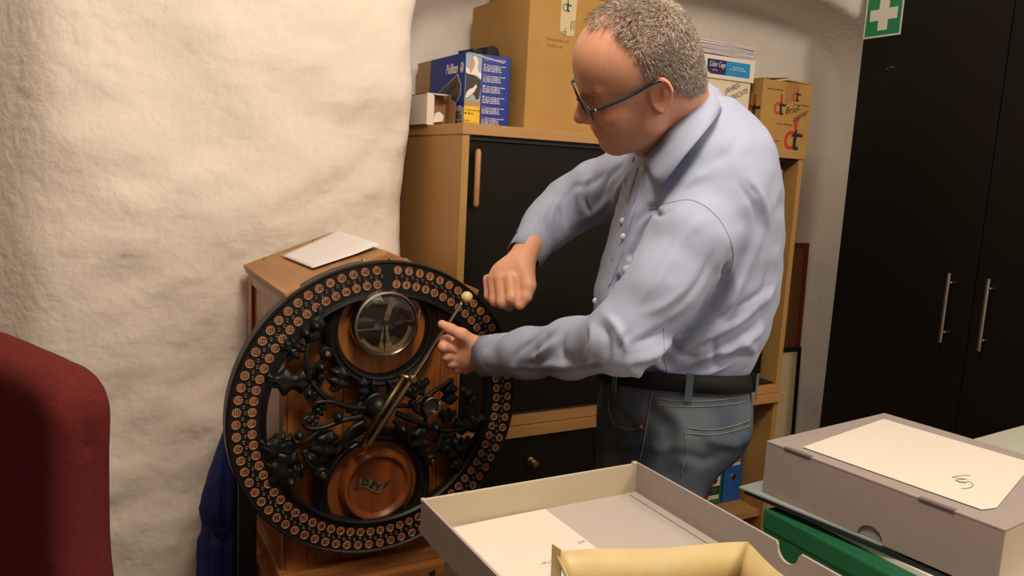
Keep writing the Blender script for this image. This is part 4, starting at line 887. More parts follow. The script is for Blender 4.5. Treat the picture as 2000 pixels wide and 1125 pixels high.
def head_fn(P):
    q = hl(P); A = np.abs(q); m = np.stack([q[:, 0], A[:, 1], q[:, 2]], 1)     # mirrored coordinates
    d = ell(q, (-0.004, 0, 0.050), (0.101, 0.078, 0.082))
    d = smin(d, ell(q, (0.030, 0, 0.040), (0.068, 0.066, 0.075)), 0.03)
    d = smin(d, ell(q, (-0.045, 0, 0.010), (0.055, 0.062, 0.065)), 0.03)
    d = smin(d, ell(q, (0.036, 0, -0.040), (0.058, 0.058, 0.062)), 0.03)
    d = smin(d, cap(m, (0.004, 0.052, -0.040), (0.012, 0.050, -0.066), 0.016, 0.015), 0.03)   # jaw angle
    d = smin(d, cap(m, (0.012, 0.050, -0.066), (0.072, 0.016, -0.100), 0.016, 0.016), 0.025)  # jaw line
    d = smin(d, ell(q, (0.078, 0, -0.098), (0.020, 0.022, 0.018)), 0.018)                     # chin
    d = smin(d, ell(q, (0.040, 0, -0.088), (0.045, 0.042, 0.026)), 0.03)                      # soft under the jaw
    d = smin(d, ell(m, (0.062, 0.038, -0.028), (0.028, 0.026, 0.026)), 0.022)                 # cheek
    d = smin(d, ell(q, (0.080, 0, -0.062), (0.018, 0.030, 0.026)), 0.018)                     # muzzle
    d = smin(d, cap(m, (0.092, 0.006, 0.030), (0.076, 0.046, 0.030), 0.009, 0.008), 0.016)    # brow
    d = smax(d, -ell(m, (0.102, 0.034, 0.006), (0.022, 0.021, 0.014)), 0.014)                 # eye socket
    d = smin(d, ell(m, (0.074, 0.033, 0.007), (0.0155, 0.0155, 0.0125)), 0.005)               # lids
    nose = cap(q, (0.094, 0, 0.020), (0.116, 0, -0.022), 0.0075, 0.0105)
    nose = smin(nose, ell(q, (0.117, 0, -0.027), (0.0125, 0.0125, 0.0105)), 0.008)
    nose = smin(nose, ell(m, (0.102, 0.0125, -0.032), (0.0125, 0.0075, 0.0085)), 0.008)
    nose = smin(nose, cap(q, (0.090, 0, -0.010), (0.098, 0, -0.030), 0.012, 0.015), 0.010)
    d = smin(d, nose, 0.010)
    d = smax(d, -ell(m, (0.108, 0.0075, -0.041), (0.006, 0.0035, 0.005)), 0.003)
    d = smin(d, ell(q, (0.0975, 0, -0.0590), (0.0090, 0.0215, 0.0058)), 0.006)                # lips
    d = smin(d, ell(q, (0.0945, 0, -0.0715), (0.0090, 0.0190, 0.0062)), 0.006)
    d = smax(d, -cap(m, (0.1065, 0.0, -0.0650), (0.0885, 0.0245, -0.0620), 0.0036, 0.0010), 0.003)
    d = smax(d, -cap(m, (0.098, 0.021, -0.036), (0.0865, 0.036, -0.062), 0.0022, 0.0015), 0.010)  # smile fold
    d = smin(d, ear_fn(q, 1), 0.004); d = smin(d, ear_fn(q, -1), 0.004)
    # neck
    nb = np.array((0.2868,1.385,1.462))
    d = smin(d, cap(P, hw((-0.040, 0, -0.020)), nb, 0.060, 0.066), 0.03)
    d = smin(d, cap(P, hw((0.025, 0, -0.075)), nb+np.array([-0.03, 0.0, 0.0]), 0.040, 0.055), 0.03)
    return d
hb = hw([(0, 0, 0.0)])[0]
V1, F1 = surfnet(head_fn, hb-np.array([0.17, 0.17, 0.20]), hb+np.array([0.19, 0.22, 0.17]), 0.0021)
F1 = orient(V1, F1)

# ---- hands
def finger(P, pts, r, k=0.006): return chain(P, pts, r, k)
def left_hand(P):
    W = [(-0.0347,1.475,1.041)]; W = W[0]
    palm = cap(P, W, (-0.0748,1.485,1.041), 0.026, 0.027)
    palm = smin(palm, ell(P, (-0.089,1.49,1.039), (0.032, 0.022, 0.034)), 0.018)
    palm = smin(palm, cap(P, (-0.0574,1.475,1.04), (-0.0841,1.49,1.016), 0.024, 0.016), 0.015)
    palm = smin(palm, cap(P, (-0.0577,1.47,1.053), (-0.0883,1.475,1.069), 0.021, 0.014), 0.015)
    th = finger(P, [(-0.0668,1.465,1.064),(-0.0904,1.455,1.083),(-0.1119,1.452,1.093),(-0.129,1.455,1.101)], (0.0155, 0.0120, 0.0100, 0.0082))
    d = smin(palm, th, 0.010)
    i = finger(P, [(-0.0965,1.478,1.048),(-0.1242,1.452,1.058),(-0.1251,1.48,1.065),(-0.111,1.5,1.068)], (0.0115, 0.0098, 0.0088, 0.0075))
    m = finger(P, [(-0.0952,1.482,1.032),(-0.1194,1.462,1.038),(-0.1216,1.494,1.044),(-0.1092,1.512,1.047)], (0.0115, 0.0100, 0.0088, 0.0078))
    r = finger(P, [(-0.0899,1.486,1.019),(-0.1108,1.472,1.022),(-0.1146,1.502,1.027),(-0.1049,1.518,1.031)], (0.0108, 0.0095, 0.0085, 0.0075))
    l = finger(P, [(-0.0808,1.49,1.009),(-0.0984,1.484,1.009),(-0.1034,1.508,1.014),(-0.0965,1.522,1.018)], (0.0098, 0.0085, 0.0076, 0.0068))
    for q in (i, m, r, l): d = smin(d, q, 0.0042)
    return d
c_ = np.array((-0.0883,1.49,1.044))
V2, F2 = surfnet(left_hand, c_-0.11, c_+0.12, 0.0021); F2 = orient(V2, F2)
def right_hand(P):
    d = cap(P, (0.0324,1.565,1.25), (0.0099,1.535,1.21), 0.0275, 0.029)
    d = smin(d, ell(P, (-0.0062,1.525,1.19), (0.040, 0.030, 0.034)), 0.02)
    d = smin(d, cap(P, (0.0198,1.52,1.212), (0.0291,1.5,1.183), 0.022, 0.016), 0.016)
    th = finger(P, [(0.0243,1.505,1.199),(0.0322,1.487,1.177),(0.0273,1.478,1.158),(0.0173,1.474,1.142)], (0.0160, 0.0135, 0.0118, 0.0100))
    d = smin(d, th, 0.008); d = smin(d, cap(P, (0.0092,1.508,1.185), (0.0161,1.5,1.166), 0.017, 0.015), 0.012)
    kn = [[(-0.0048,1.497,1.188),(0.001,1.478,1.154),(0.0094,1.512,1.141),(0.0125,1.53,1.159)], [(-0.0227,1.506,1.186),(-0.0163,1.488,1.144),(-0.0042,1.522,1.132),(0.0007,1.54,1.152)],
          [(-0.0369,1.52,1.183),(-0.0316,1.504,1.144),(-0.0188,1.538,1.133),(-0.0118,1.552,1.153)], [(-0.0474,1.536,1.179),(-0.0435,1.522,1.149),(-0.0317,1.552,1.138),(-0.0245,1.562,1.154)]]
    rr = [(0.0135, 0.0115, 0.0105, 0.009), (0.0135, 0.0118, 0.0105, 0.009), (0.0128, 0.011, 0.010, 0.009), (0.0115, 0.0100, 0.009, 0.008)]
    for p, r in zip(kn, rr): d = smin(d, finger(P, p, r), 0.0065)
    return d
c_ = np.array((-0.0059,1.52,1.185))
V3, F3 = surfnet(right_hand, c_-0.12, c_+0.12, 0.0023); F3 = orient(V3, F3)

# ---- clothed figure: torso sections from belt to neck
TLs = np.array([(0.185,1.38,1.024),(0.1662,1.38,1.055),(0.1499,1.38,1.106),(0.1479,1.38,1.162),(0.1629,1.38,1.236),(0.1777,1.38,1.31),(0.1929,1.38,1.373),(0.2096,1.38,1.436),(0.2416,1.38,1.481),(0.2645,1.38,1.504)])
TRs = np.array([(0.4258,1.38,1.052),(0.4384,1.38,1.076),(0.4569,1.38,1.131),(0.465,1.38,1.197),(0.4666,1.38,1.27),(0.4611,1.38,1.333),(0.4468,1.38,1.395),(0.4194,1.38,1.455),(0.3833,1.38,1.499),(0.3528,1.38,1.523)])
tz = (TLs[:, 2]+TRs[:, 2])/2; tu = (TLs[:, 0]+TRs[:, 0])/2; ta = (TRs[:, 0]-TLs[:, 0])/2
tb2 = np.array([0.128, 0.136, 0.150, 0.156, 0.162, 0.168, 0.170, 0.160, 0.120, 0.085]); tv = np.array([1.385, 1.385, 1.385, 1.385, 1.385, 1.385, 1.385, 1.39, 1.40, 1.40])
NARM = [(0.315,1.265,1.354),(0.2761,1.225,1.302),(0.2283,1.195,1.23),(0.1753,1.18,1.149),(0.1086,1.29,1.105),(0.0339,1.385,1.07),(-0.0243,1.445,1.049)]
NRAD = (0.066, 0.065, 0.058, 0.051, 0.0465, 0.0415, 0.0365)
FARM = [(0.2795,1.5,1.399),(0.2265,1.565,1.389),(0.1639,1.63,1.361),(0.1118,1.66,1.328),(0.0674,1.625,1.287),(0.0289,1.578,1.242)]
FRAD = (0.072, 0.066, 0.060, 0.054, 0.046, 0.0385)
def tilt(P):
    Q = P.copy(); Q[:, 2] = P[:, 2]-0.012-0.16*(1.385-P[:, 1])*np.clip((1.25-P[:, 2])/0.15, 0, 1); return Q
def shirt_fn(P):
    d = loft(tilt(P), tz, tu, ta, tv, tb2, 2.25)
    d = smin(d, cap(P, (0.3241,1.34,1.458), (0.3215,1.28,1.378), 0.060, 0.062), 0.05)      # near shoulder slope
    d = smin(d, cap(P, (0.3092,1.44,1.465), (0.2802,1.51,1.413), 0.060, 0.064), 0.05)      # far shoulder slope
    d = smin(d, ell(P, (0.3647,1.37,1.413), (0.060, 0.11, 0.09)), 0.04)                   # rounded upper back
    a = chain(P, NARM, NRAD, 0.03)
    d = smin(d, a, 0.016)
    b = chain(P, FARM, FRAD, 0.03)
    return smin(d, b, 0.018)
V4, F4 = surfnet(shirt_fn, (-0.12, 1.08, 0.98), (0.58, 1.76, 1.62), 0.0042)
F4 = orient(V4, F4); V4 = relax(V4, F4, 2)
bvh4 = BVHTree.FromPolygons(V4.tolist(), F4.tolist())
def drape(bvh, pts, n=10, off=0.0, back=0.4):
    P = catmull(pts, n) if len(pts) > 2 else np.linspace(pts[0], pts[1], n+1)
    out = []
    for p in P:
        dr = Vector(p); dr.z -= 1.395; dr.normalize()
        o = Vector(p)-dr*back
        h, nrm, i, dist = bvh.ray_cast(o, dr)
        if h is not None: out.append(np.array(h)+off*np.array(nrm)*(1 if nrm.dot(dr) < 0 else -1))
    return out
# folds: (points, height, width)
FOLDS = [
 ([(0.2905,1.2,1.344),(0.2548,1.2,1.303),(0.2279,1.2,1.246),(0.2,1.2,1.196)], 0.003, 0.012), ([(0.2081,1.2,1.347),(0.1901,1.2,1.307),(0.1716,1.2,1.259),(0.1471,1.2,1.213)], -0.012, 0.008),
 ([(0.3103,1.2,1.298),(0.2845,1.2,1.233),(0.241,1.2,1.182)], -0.003, 0.010), ([(0.2058,1.25,1.351),(0.2296,1.25,1.338),(0.2455,1.25,1.343)], -0.007, 0.006), ([(0.2766,1.2,1.232),(0.2318,1.2,1.198),(0.1933,1.2,1.179)], 0.003, 0.008), ([(0.3582,1.25,1.399),(0.3718,1.25,1.384),(0.3847,1.25,1.368)], -0.006, 0.005), ([(0.2026,1.25,1.154),(0.1836,1.25,1.129),(0.178,1.25,1.091)], -0.008, 0.006), ([(0.0813,1.3,1.137),(0.0568,1.3,1.111),(0.043,1.3,1.076)], -0.005, 0.006), ([(0.1634,1.3,1.077),(0.1118,1.3,1.066),(0.0596,1.3,1.061),(0.0075,1.3,1.055)], -0.007, 0.005), ([(0.2863,1.26,1.074),(0.3341,1.26,1.107),(0.3837,1.26,1.118)], -0.006, 0.006), ([(0.3035,1.26,1.071),(0.3443,1.26,1.088),(0.3803,1.26,1.109)], 0.005, 0.006), ([(0.4178,1.28,1.262),(0.4077,1.28,1.193),(0.3772,1.28,1.157)], -0.004, 0.008), ([(0.2565,1.26,1.129),(0.3129,1.26,1.157),(0.3681,1.26,1.194),(0.4146,1.26,1.231)], -0.004, 0.006), ([(0.2185,1.55,1.4),(0.2063,1.55,1.36),(0.2178,1.55,1.341)], -0.008, 0.006), ([(0.1388,1.55,1.391),(0.1317,1.55,1.346),(0.1542,1.55,1.312)], -0.006, 0.006),
 ([(0.2662,1.2,1.167),(0.2256,1.2,1.124),(0.1791,1.2,1.101)], 0.008, 0.011), ([(0.276,1.2,1.192),(0.2273,1.2,1.153),(0.185,1.2,1.13)], -0.006, 0.010), ([(0.1451,1.2,1.185),(0.1712,1.2,1.154),(0.1862,1.2,1.114)], 0.006, 0.008),
 ([(0.134,1.2,1.172),(0.1521,1.2,1.141),(0.151,1.2,1.099)], -0.006, 0.009), ([(0.1274,1.25,1.158),(0.136,1.25,1.129),(0.128,1.25,1.085)], 0.005, 0.009), ([(0.0907,1.3,1.124),(0.0579,1.3,1.091),(0.0326,1.3,1.077)], 0.006, 0.009), ([(0.1201,1.3,1.072),(0.0764,1.3,1.073),(0.0247,1.3,1.061)], 0.006, 0.008),
 ([(0.0493,1.35,1.111),(0.015,1.35,1.077),(0.0074,1.35,1.049)], -0.005, 0.009), ([(0.0985,1.3,1.138),(0.0877,1.3,1.102),(0.1027,1.3,1.071)], -0.004, 0.010),
 ([(0.3451,1.25,1.278),(0.334,1.25,1.22),(0.2938,1.25,1.158),(0.2558,1.25,1.114)], -0.010, 0.012), ([(0.3589,1.25,1.262),(0.3487,1.25,1.195),(0.3119,1.25,1.142)], 0.006, 0.012),
 ([(0.4028,1.28,1.328),(0.3775,1.28,1.243),(0.3417,1.28,1.172)], 0.005, 0.014), ([(0.4338,1.28,1.229),(0.3844,1.28,1.17),(0.3193,1.28,1.136),(0.2626,1.28,1.098)], 0.007, 0.012), ([(0.433,1.28,1.194),(0.378,1.28,1.148),(0.3131,1.28,1.11)], -0.007, 0.012),
 ([(0.4238,1.28,1.159),(0.3719,1.28,1.122),(0.3062,1.28,1.09)], 0.007, 0.011), ([(0.4111,1.28,1.115),(0.365,1.28,1.104),(0.3239,1.28,1.084)], -0.006, 0.010), ([(0.2558,1.26,1.137),(0.283,1.26,1.113),(0.3173,1.26,1.106)], -0.006, 0.009), ([(0.2327,1.26,1.11),(0.2512,1.26,1.09),(0.2778,1.26,1.074)], 0.007, 0.009),
 ([(0.3788,1.28,1.139),(0.4068,1.28,1.115),(0.3841,1.28,1.083)], 0.006, 0.010), ([(0.3441,1.28,1.146),(0.3429,1.28,1.111),(0.3503,1.28,1.077)], -0.005, 0.008), ([(0.1829,1.26,1.099),(0.201,1.26,1.083),(0.2272,1.26,1.071)], 0.006, 0.010),
 ([(0.3807,1.3,1.401),(0.4058,1.3,1.361),(0.4184,1.3,1.319)], 0.005, 0.010), ([(0.3598,1.3,1.4),(0.3889,1.3,1.36),(0.3964,1.3,1.327)], -0.004, 0.009), ([(0.3198,1.28,1.415),(0.2883,1.28,1.397),(0.2497,1.28,1.362)], 0.004, 0.010), ([(0.3556,1.28,1.474),(0.334,1.28,1.44),(0.3034,1.28,1.414)], -0.003, 0.012),
 ([(0.2358,1.25,1.362),(0.2125,1.25,1.349),(0.1903,1.25,1.319)], -0.007, 0.008), ([(0.2025,1.3,1.367),(0.193,1.3,1.325),(0.1786,1.3,1.29)], 0.006, 0.008),
 ([(0.207,1.55,1.42),(0.1742,1.55,1.388),(0.1626,1.55,1.338)], -0.007, 0.009), ([(0.2277,1.55,1.411),(0.2006,1.55,1.37),(0.1934,1.55,1.329)], 0.006, 0.009), ([(0.1482,1.55,1.402),(0.1254,1.55,1.366),(0.1236,1.55,1.315)], 0.005, 0.010), ([(0.1778,1.55,1.408),(0.1398,1.55,1.376),(0.1,1.55,1.369)], -0.004, 0.010),
 ([(0.1191,1.55,1.385),(0.0922,1.55,1.334),(0.1053,1.55,1.284)], -0.006, 0.009), ([(0.0909,1.55,1.354),(0.0682,1.55,1.313),(0.0756,1.55,1.272)], 0.006, 0.010), ([(0.0525,1.55,1.322),(0.0548,1.55,1.282),(0.0768,1.55,1.252)], -0.004, 0.010), ([(0.1913,1.55,1.359),(0.1632,1.55,1.328),(0.1343,1.55,1.306)], 0.006, 0.009),
]
Nn = normals(V4, F4); disp = np.zeros(len(V4))
for pts, hgt, wd in FOLDS:
    P = drape(bvh4, pts, 6)
    if len(P) > 2:
        P = np.array(P); s = stroke_field(V4, P, wd*0.75) if hgt > 0 else np.sqrt(stroke_field(V4, P, wd*0.55)*stroke_field(V4, P, wd*1.1))
        ends = np.minimum(np.linalg.norm(V4-P[0], axis=1), np.linalg.norm(V4-P[-1], axis=1))
        disp += 1.35*hgt*s*np.clip(ends/0.03, 0.15, 1)
disp += 0.0022*vnoise(V4*np.array([1, 1, 1.6]), 22, 31)+0.0010*vnoise(V4, 50, 33)
V4 = V4+Nn*disp[:, None]; V4 = relax(V4, F4, 1, 0.4)
bvh4 = BVHTree.FromPolygons(V4.tolist(), F4.tolist())

# ---- jeans
JL = np.array([(0.1786,1.38,1.036),(0.1732,1.38,1.007),(0.169,1.38,0.9732),(0.1688,1.38,0.9344),(0.1724,1.38,0.8954),(0.1769,1.38,0.8562),(0.1824,1.38,0.8167)])
JR = np.array([(0.4273,1.38,1.056),(0.4344,1.38,1.021),(0.4395,1.38,0.9878),(0.4387,1.38,0.9568),(0.4198,1.38,0.9187),(0.3863,1.38,0.8726),(0.3677,1.38,0.8268)])
jz = ((JL[:, 2]+JR[:, 2])/2)[::-1]; ju = ((JL[:, 0]+JR[:, 0])/2)[::-1]; ja = ((JR[:, 0]-JL[:, 0])/2)[::-1]
jb = np.array([0.128, 0.130, 0.128, 0.126, 0.130, 0.133, 0.136])[::-1]*1.0
jb = np.array([0.150, 0.158, 0.162, 0.162, 0.155, 0.146, 0.138]); jv = np.full(7, 1.385)
hipz = jz[0]
def jeans_fn(P):
    d = loft(tilt(P), jz, ju, ja, jv, jb, 2.3)
    L = [(ju[0]-0.005, 1.315, hipz+0.02), (ju[0]-0.005, 1.315, hipz-0.12), (ju[0]-0.01, 1.32, 0.50), (ju[0]+0.01, 1.33, 0.10)]
    R_ = [(ju[0]-0.005, 1.455, hipz+0.02), (ju[0]-0.02, 1.46, hipz-0.12), (ju[0]-0.05, 1.475, 0.50), (ju[0]-0.05, 1.49, 0.10)]
    d = smin(d, chain(P, L, (0.080, 0.082, 0.066, 0.060), 0.02), 0.025)
    d = smin(d, chain(P, R_, (0.080, 0.082, 0.066, 0.060), 0.02), 0.025)
    d = smin(d, ell(P, (0.3712,1.33,0.9642), (0.045, 0.070, 0.060)), 0.03)
    d = smax(d, tilt(P)[:, 2]-(jz[-1]-0.002), 0.004)
    return smax(d, 0.085-P[:, 2], 0.005)
V5, F5 = surfnet(jeans_fn, (0.02, 1.16, 0.06), (0.56, 1.62, 1.14), 0.006)
F5 = orient(V5, F5); V5 = relax(V5, F5, 2)
bvh5 = BVHTree.FromPolygons(V5.tolist(), F5.tolist())
Nn = normals(V5, F5); disp = np.zeros(len(V5))
for pts, hgt, wd in [([(0.2382,1.25,1.018),(0.2656,1.25,0.9927),(0.2776,1.25,0.9491),(0.2727,1.25,0.9041)], -0.007, 0.012), ([(0.2501,1.25,1.027),(0.2909,1.25,0.9941),(0.3003,1.25,0.9325)], 0.005, 0.012), ([(0.1654,1.25,0.9696),(0.196,1.25,0.958),(0.2253,1.25,0.964)], 0.004, 0.008), ([(0.1672,1.25,0.9431),(0.1933,1.25,0.9356),(0.2224,1.25,0.9461)], -0.004, 0.008),
                     ([(0.2472,1.25,0.9564),(0.2606,1.25,0.9482),(0.2853,1.25,0.9584)], 0.004, 0.008), ([(0.3038,1.25,0.9416),(0.3385,1.25,0.9346),(0.3709,1.25,0.9542)], -0.005, 0.010), ([(0.4027,1.25,0.9781),(0.3785,1.25,0.9635),(0.3439,1.25,0.9705)], 0.006, 0.010), ([(0.1792,1.25,1.014),(0.2015,1.25,0.9981),(0.2162,1.25,0.9724)], -0.004, 0.010)]:
    P = drape(bvh5, pts, 6)
    if len(P) > 2: disp += hgt*stroke_field(V5, P, wd)
# the stitched edge of the back pocket stands proud of the cloth
disp += 0.0014*vnoise(V5, 30, 41)
V5 = V5+Nn*disp[:, None]
bvh5 = BVHTree.FromPolygons(V5.tolist(), F5.tolist())

# ---- body surface hidden by the clothes, so that the figure is whole
def core_fn(P):
    d = loft(P, tz, tu, ta-0.03, tv, tb2-0.03, 2.2)
    d = smin(d, cap(P, (0.2868,1.385,1.462), (0.3026,1.39,1.414), 0.060, 0.10), 0.03)
    d = smin(d, chain(P, NARM, [r-0.014 for r in NRAD], 0.02), 0.03); d = smin(d, chain(P, FARM, [r-0.014 for r in FRAD], 0.02), 0.03)
    d = smin(d, cap(P, NARM[-1], [(-0.0425,1.472,1.042)][0], 0.023, 0.026), 0.01); d = smin(d, cap(P, FARM[-1], (0.0174,1.545,1.222), 0.0245, 0.027), 0.01)
    d = smin(d, loft(P, jz, ju, ja-0.025, jv, jb-0.025, 2.2), 0.03)
    for q, sx in ((1.315, 0.0), (1.46, -0.03)):
        d = smin(d, chain(P, [(ju[0]-0.005, q, hipz), (ju[0]-0.01+sx, q+0.005, 0.50), (ju[0]+0.01+sx, q+0.02, 0.07)], (0.072, 0.050, 0.040), 0.02), 0.03)
    return d
V6, F6 = surfnet(core_fn, (-0.14, 1.08, 0.02), (0.58, 1.76, 1.62), 0.011); F6 = orient(V6, F6)
# join into one figure
Vb = np.concatenate([V1, V2, V3, V6]); o1 = len(V1); o2 = o1+len(V2); o3 = o2+len(V3)
Fb = np.concatenate([F1, F2+o1, F3+o2, F6+o3])
SKIN = bpy.data.materials.new('skin'); SKIN.use_nodes = True
nt_ = SKIN.node_tree; b_ = nt_.nodes['Principled BSDF']; at = nt_.nodes.new('ShaderNodeAttribute'); at.attribute_name = 'tone'
nz_ = nt_.nodes.new('ShaderNodeTexNoise'); nz_.inputs['Scale'].default_value = 90; nz_.inputs['Detail'].default_value = 4
mx_ = nt_.nodes.new('ShaderNodeMix'); mx_.data_type = 'RGBA'; mx_.blend_type = 'MULTIPLY'; mx_.inputs['Factor'].default_value = 1.0
rp_ = nt_.nodes.new('ShaderNodeMapRange'); rp_.inputs[3].default_value = 0.86; rp_.inputs[4].default_value = 1.12
nt_.links.new(nz_.outputs['Fac'], rp_.inputs[0]); nt_.links.new(at.outputs['Color'], mx_.inputs[6]); nt_.links.new(rp_.outputs[0], mx_.inputs[7]); nt_.links.new(mx_.outputs[2], b_.inputs['Base Color'])
b_.inputs['Roughness'].default_value = 0.52; b_.inputs['Specular IOR Level'].default_value = 0.4
b_.inputs['Subsurface Weight'].default_value = 0.12; b_.inputs['Subsurface Radius'].default_value = (0.008, 0.003, 0.0015); b_.inputs['Subsurface Scale'].default_value = 0.6
bp_ = nt_.nodes.new('ShaderNodeBump'); bp_.inputs['Strength'].default_value = 0.15; bp_.inputs['Distance'].default_value = 0.001
nz2 = nt_.nodes.new('ShaderNodeTexNoise'); nz2.inputs['Scale'].default_value = 500; nt_.links.new(nz2.outputs['Fac'], bp_.inputs['Height']); nt_.links.new(bp_.outputs['Normal'], b_.inputs['Normal'])
person = mk('person', to_room(Vb), Fb, SKIN, None, True, FEET)
tag(person, 'man in a light blue shirt and jeans, bending over the recorder and gripping its lever', 'person')
tone = np.tile(np.array([0.60, 0.300, 0.190]), (len(Vb), 1))
q = hl(V1)
def blend(i0, i1, w, col):
    w = np.clip(w, 0, 1)[:, None]; tone[i0:i1] = tone[i0:i1]*(1-w)+np.array(col)*w
g = lambda c, r: np.exp(-(np.linalg.norm((q*np.array([1, 1, 1])-np.array(c))/np.array(r), axis=1))**2)
mq = np.abs(q[:, 1])
gm = lambda c, r: np.exp(-(((q[:, 0]-c[0])/r[0])**2+((mq-c[1])/r[1])**2+((q[:, 2]-c[2])/r[2])**2))
blend(0, o1, 0.75*gm((0.115, 0, -0.027), (0.018, 0.02, 0.018)), (0.60, 0.22, 0.15))
blend(0, o1, 0.6*gm((0.065, 0.055, -0.025), (0.03, 0.03, 0.025)), (0.60, 0.235, 0.145))
blend(0, o1, 0.6*gm((-0.012, 0.088, 0.0), (0.03, 0.015, 0.035)), (0.62, 0.25, 0.15))
blend(0, o1, 0.9*gm((0.103, 0, -0.0650), (0.012, 0.022, 0.010)), (0.45, 0.16, 0.12))
blend(0, o1, 0.35*gm((0.06, 0, -0.09), (0.05, 0.05, 0.03)), (0.48, 0.25, 0.17))
def hair_mask(q):
    f, l, u = q[:, 0], np.abs(q[:, 1]), q[:, 2]
    line = np.interp(u, [-0.06, -0.03, -0.005, 0.015, 0.03, 0.05, 0.07, 0.09, 0.11, 0.125, 0.14], [-0.055, -0.050, -0.028, 0.020, 0.024, 0.016, 0.018, 0.024, 0.036, 0.044, 0.044])
    line = line+np.where(u > 0.08, 0.022*np.exp(-(l/0.022)**2)-0.006*np.exp(-((l-0.042)/0.02)**2), 0)
    m = np.clip((line-f)/0.018, 0, 1)
    low = np.interp(f, [-0.1, -0.06, -0.035, -0.015, 0.0, 0.03], [-0.055, -0.050, -0.030, 0.034, 0.030, -0.005])
    low = np.where((f > 0.008), -0.012, low)
    return m*np.clip((u-low)/0.010, 0, 1)*(np.linalg.norm(q-np.array([-0.012, 0.088, -0.002]), axis=1) > 0.0)
hm = hair_mask(q)
earish = (np.abs(q[:, 1]) > 0.0765) & (np.abs(q[:, 0]+0.012) < 0.03) & (np.abs(q[:, 2]) < 0.038)
hm = np.where(earish, 0, hm)
top = np.clip((q[:, 2]-0.08)/0.05, 0, 1)
blend(0, o1, hm*(0.62-0.25*top), (0.44, 0.29, 0.21))
blend(0, o1, 0.5*gm((0.03, 0.06, -0.08), (0.05, 0.03, 0.03)), (0.48, 0.25, 0.17))
blend(o1, o3, np.full(o3-o1, 0.6), (0.72, 0.36, 0.23))  # both hands lightened in the skin colour to offset the shade on them
ca_ = person.data.color_attributes.new('tone', 'FLOAT_COLOR', 'POINT')
ca_.data.foreach_set('color', np.concatenate([tone, np.ones((len(tone), 1))], 1).astype(np.float32).ravel())

# ---- hair: short grey strands
Nh = normals(V1, F1)
rng = np.random.default_rng(5)
fc = V1[F1].mean(1); fm = hm[F1].min(1); fq = hl(fc); fn_ = Nh[F1].mean(1)
dens = fm*(1-0.72*np.clip((fq[:, 2]-0.085)/0.03, 0, 1)*np.clip((fq[:, 0]+0.03)/0.05, 0, 1))
pr = dens/dens.sum(); ns_ = 13000
pick = rng.choice(len(fc), ns_, p=pr)
root = fc[pick]+rng.normal(0, 0.0009, (ns_, 3)); nrm = fn_[pick]; lq = fq[pick]
# combing: forward and down on the sides, back to front on the crown
fwd, upw, lef = HR[:, 0], HR[:, 2], HR[:, 1]
crown = np.clip((lq[:, 2]-0.07)/0.05, 0, 1)[:, None]
flow = (-0.85*upw-0.45*fwd)*(1-crown)+(fwd*0.75+np.sign(lq[:, 1])[:, None]*lef*0.35)*crown
flow = flow+rng.normal(0, 0.16, (ns_, 3))+0.55*np.stack([vnoise(root, 38, 51+i_) for i_ in range(3)], 1); flow = flow-nrm*np.einsum('ij,ij->i', flow, nrm)[:, None]; flow /= np.linalg.norm(flow, axis=1)[:, None]
ln = (0.011+0.008*rng.random(ns_)+0.010*crown[:, 0]*rng.random(ns_))*np.clip(fm[pick], 0.5, 1)
lift = (0.22+0.20*rng.random(ns_)+0.15*crown[:, 0])[:, None]
d1_ = nrm*lift*1.25+flow*0.75; d1_ /= np.linalg.norm(d1_, axis=1)[:, None]; d2_ = nrm*lift*0.35+flow; d2_ /= np.linalg.norm(d2_, axis=1)[:, None]
p0 = root-nrm*0.0008; p1 = root+d1_*ln[:, None]*0.5; p2 = p1+d2_*ln[:, None]*0.55
sd = np.cross(d1_, nrm); sd /= np.linalg.norm(sd, axis=1)[:, None]+1e-9; ot = np.cross(sd, d1_)
Vh = []; 
for P, w in ((p0, 0.00042), (p1, 0.00036)):
    for a in range(3): Vh.append(P+w*(math.cos(2*PI*a/3)*sd+math.sin(2*PI*a/3)*ot))
Vh.append(p2); Vh = np.stack(Vh, 1)
base = (np.arange(ns_)*7)[:, None, None]
Fq = np.array([[0, 1, 4, 3], [1, 2, 5, 4], [2, 0, 3, 5]])[None]+base; Ft = np.array([[3, 4, 6], [4, 5, 6], [5, 3, 6]])[None]+base
HAIR = mat('grey_hair', (0.68, 0.62, 0.54), 0.45, col2=(0.25, 0.19, 0.14), vscale=230, detail=2, spec=0.4)
mk('hair', to_room(Vh.reshape(-1, 3)), Fq.reshape(-1, 4).tolist()+Ft.reshape(-1, 3).tolist(), HAIR, person, True)
# brows
bw = rng.random((260, 2)); qb = np.stack([0.098-0.016*bw[:, 0]**1.4, np.ones(260)*0, 0.034+0.006*(bw[:, 1]-0.5)+0.004*np.sin(bw[:, 0]*PI)], 1)
for s in (1, -1):
    G = []
    for k in range(140):
        t_ = rng.random(); l_ = 0.010+0.036*t_; f_ = 0.1005-0.013*t_**1.6; u_ = 0.0325+0.0045*(rng.random()-0.5)+0.004*math.sin(t_*PI)
        a = np.array([f_-0.002, s*l_, u_]); b = a+np.array([0.0022, s*0.006, 0.002*(rng.random()-0.2)])
        G.append(tube_geo([hw(a), hw((a+b)/2+np.array([0.0014, 0, 0.0006])), hw(b)], [0.0005, 0.0004, 0.0001], 3))
    Vv, Ff = join_geo(G); mk('eyebrow', to_room(Vv), Ff, mat('brow_hair', (0.20, 0.13, 0.085), 0.5), person)
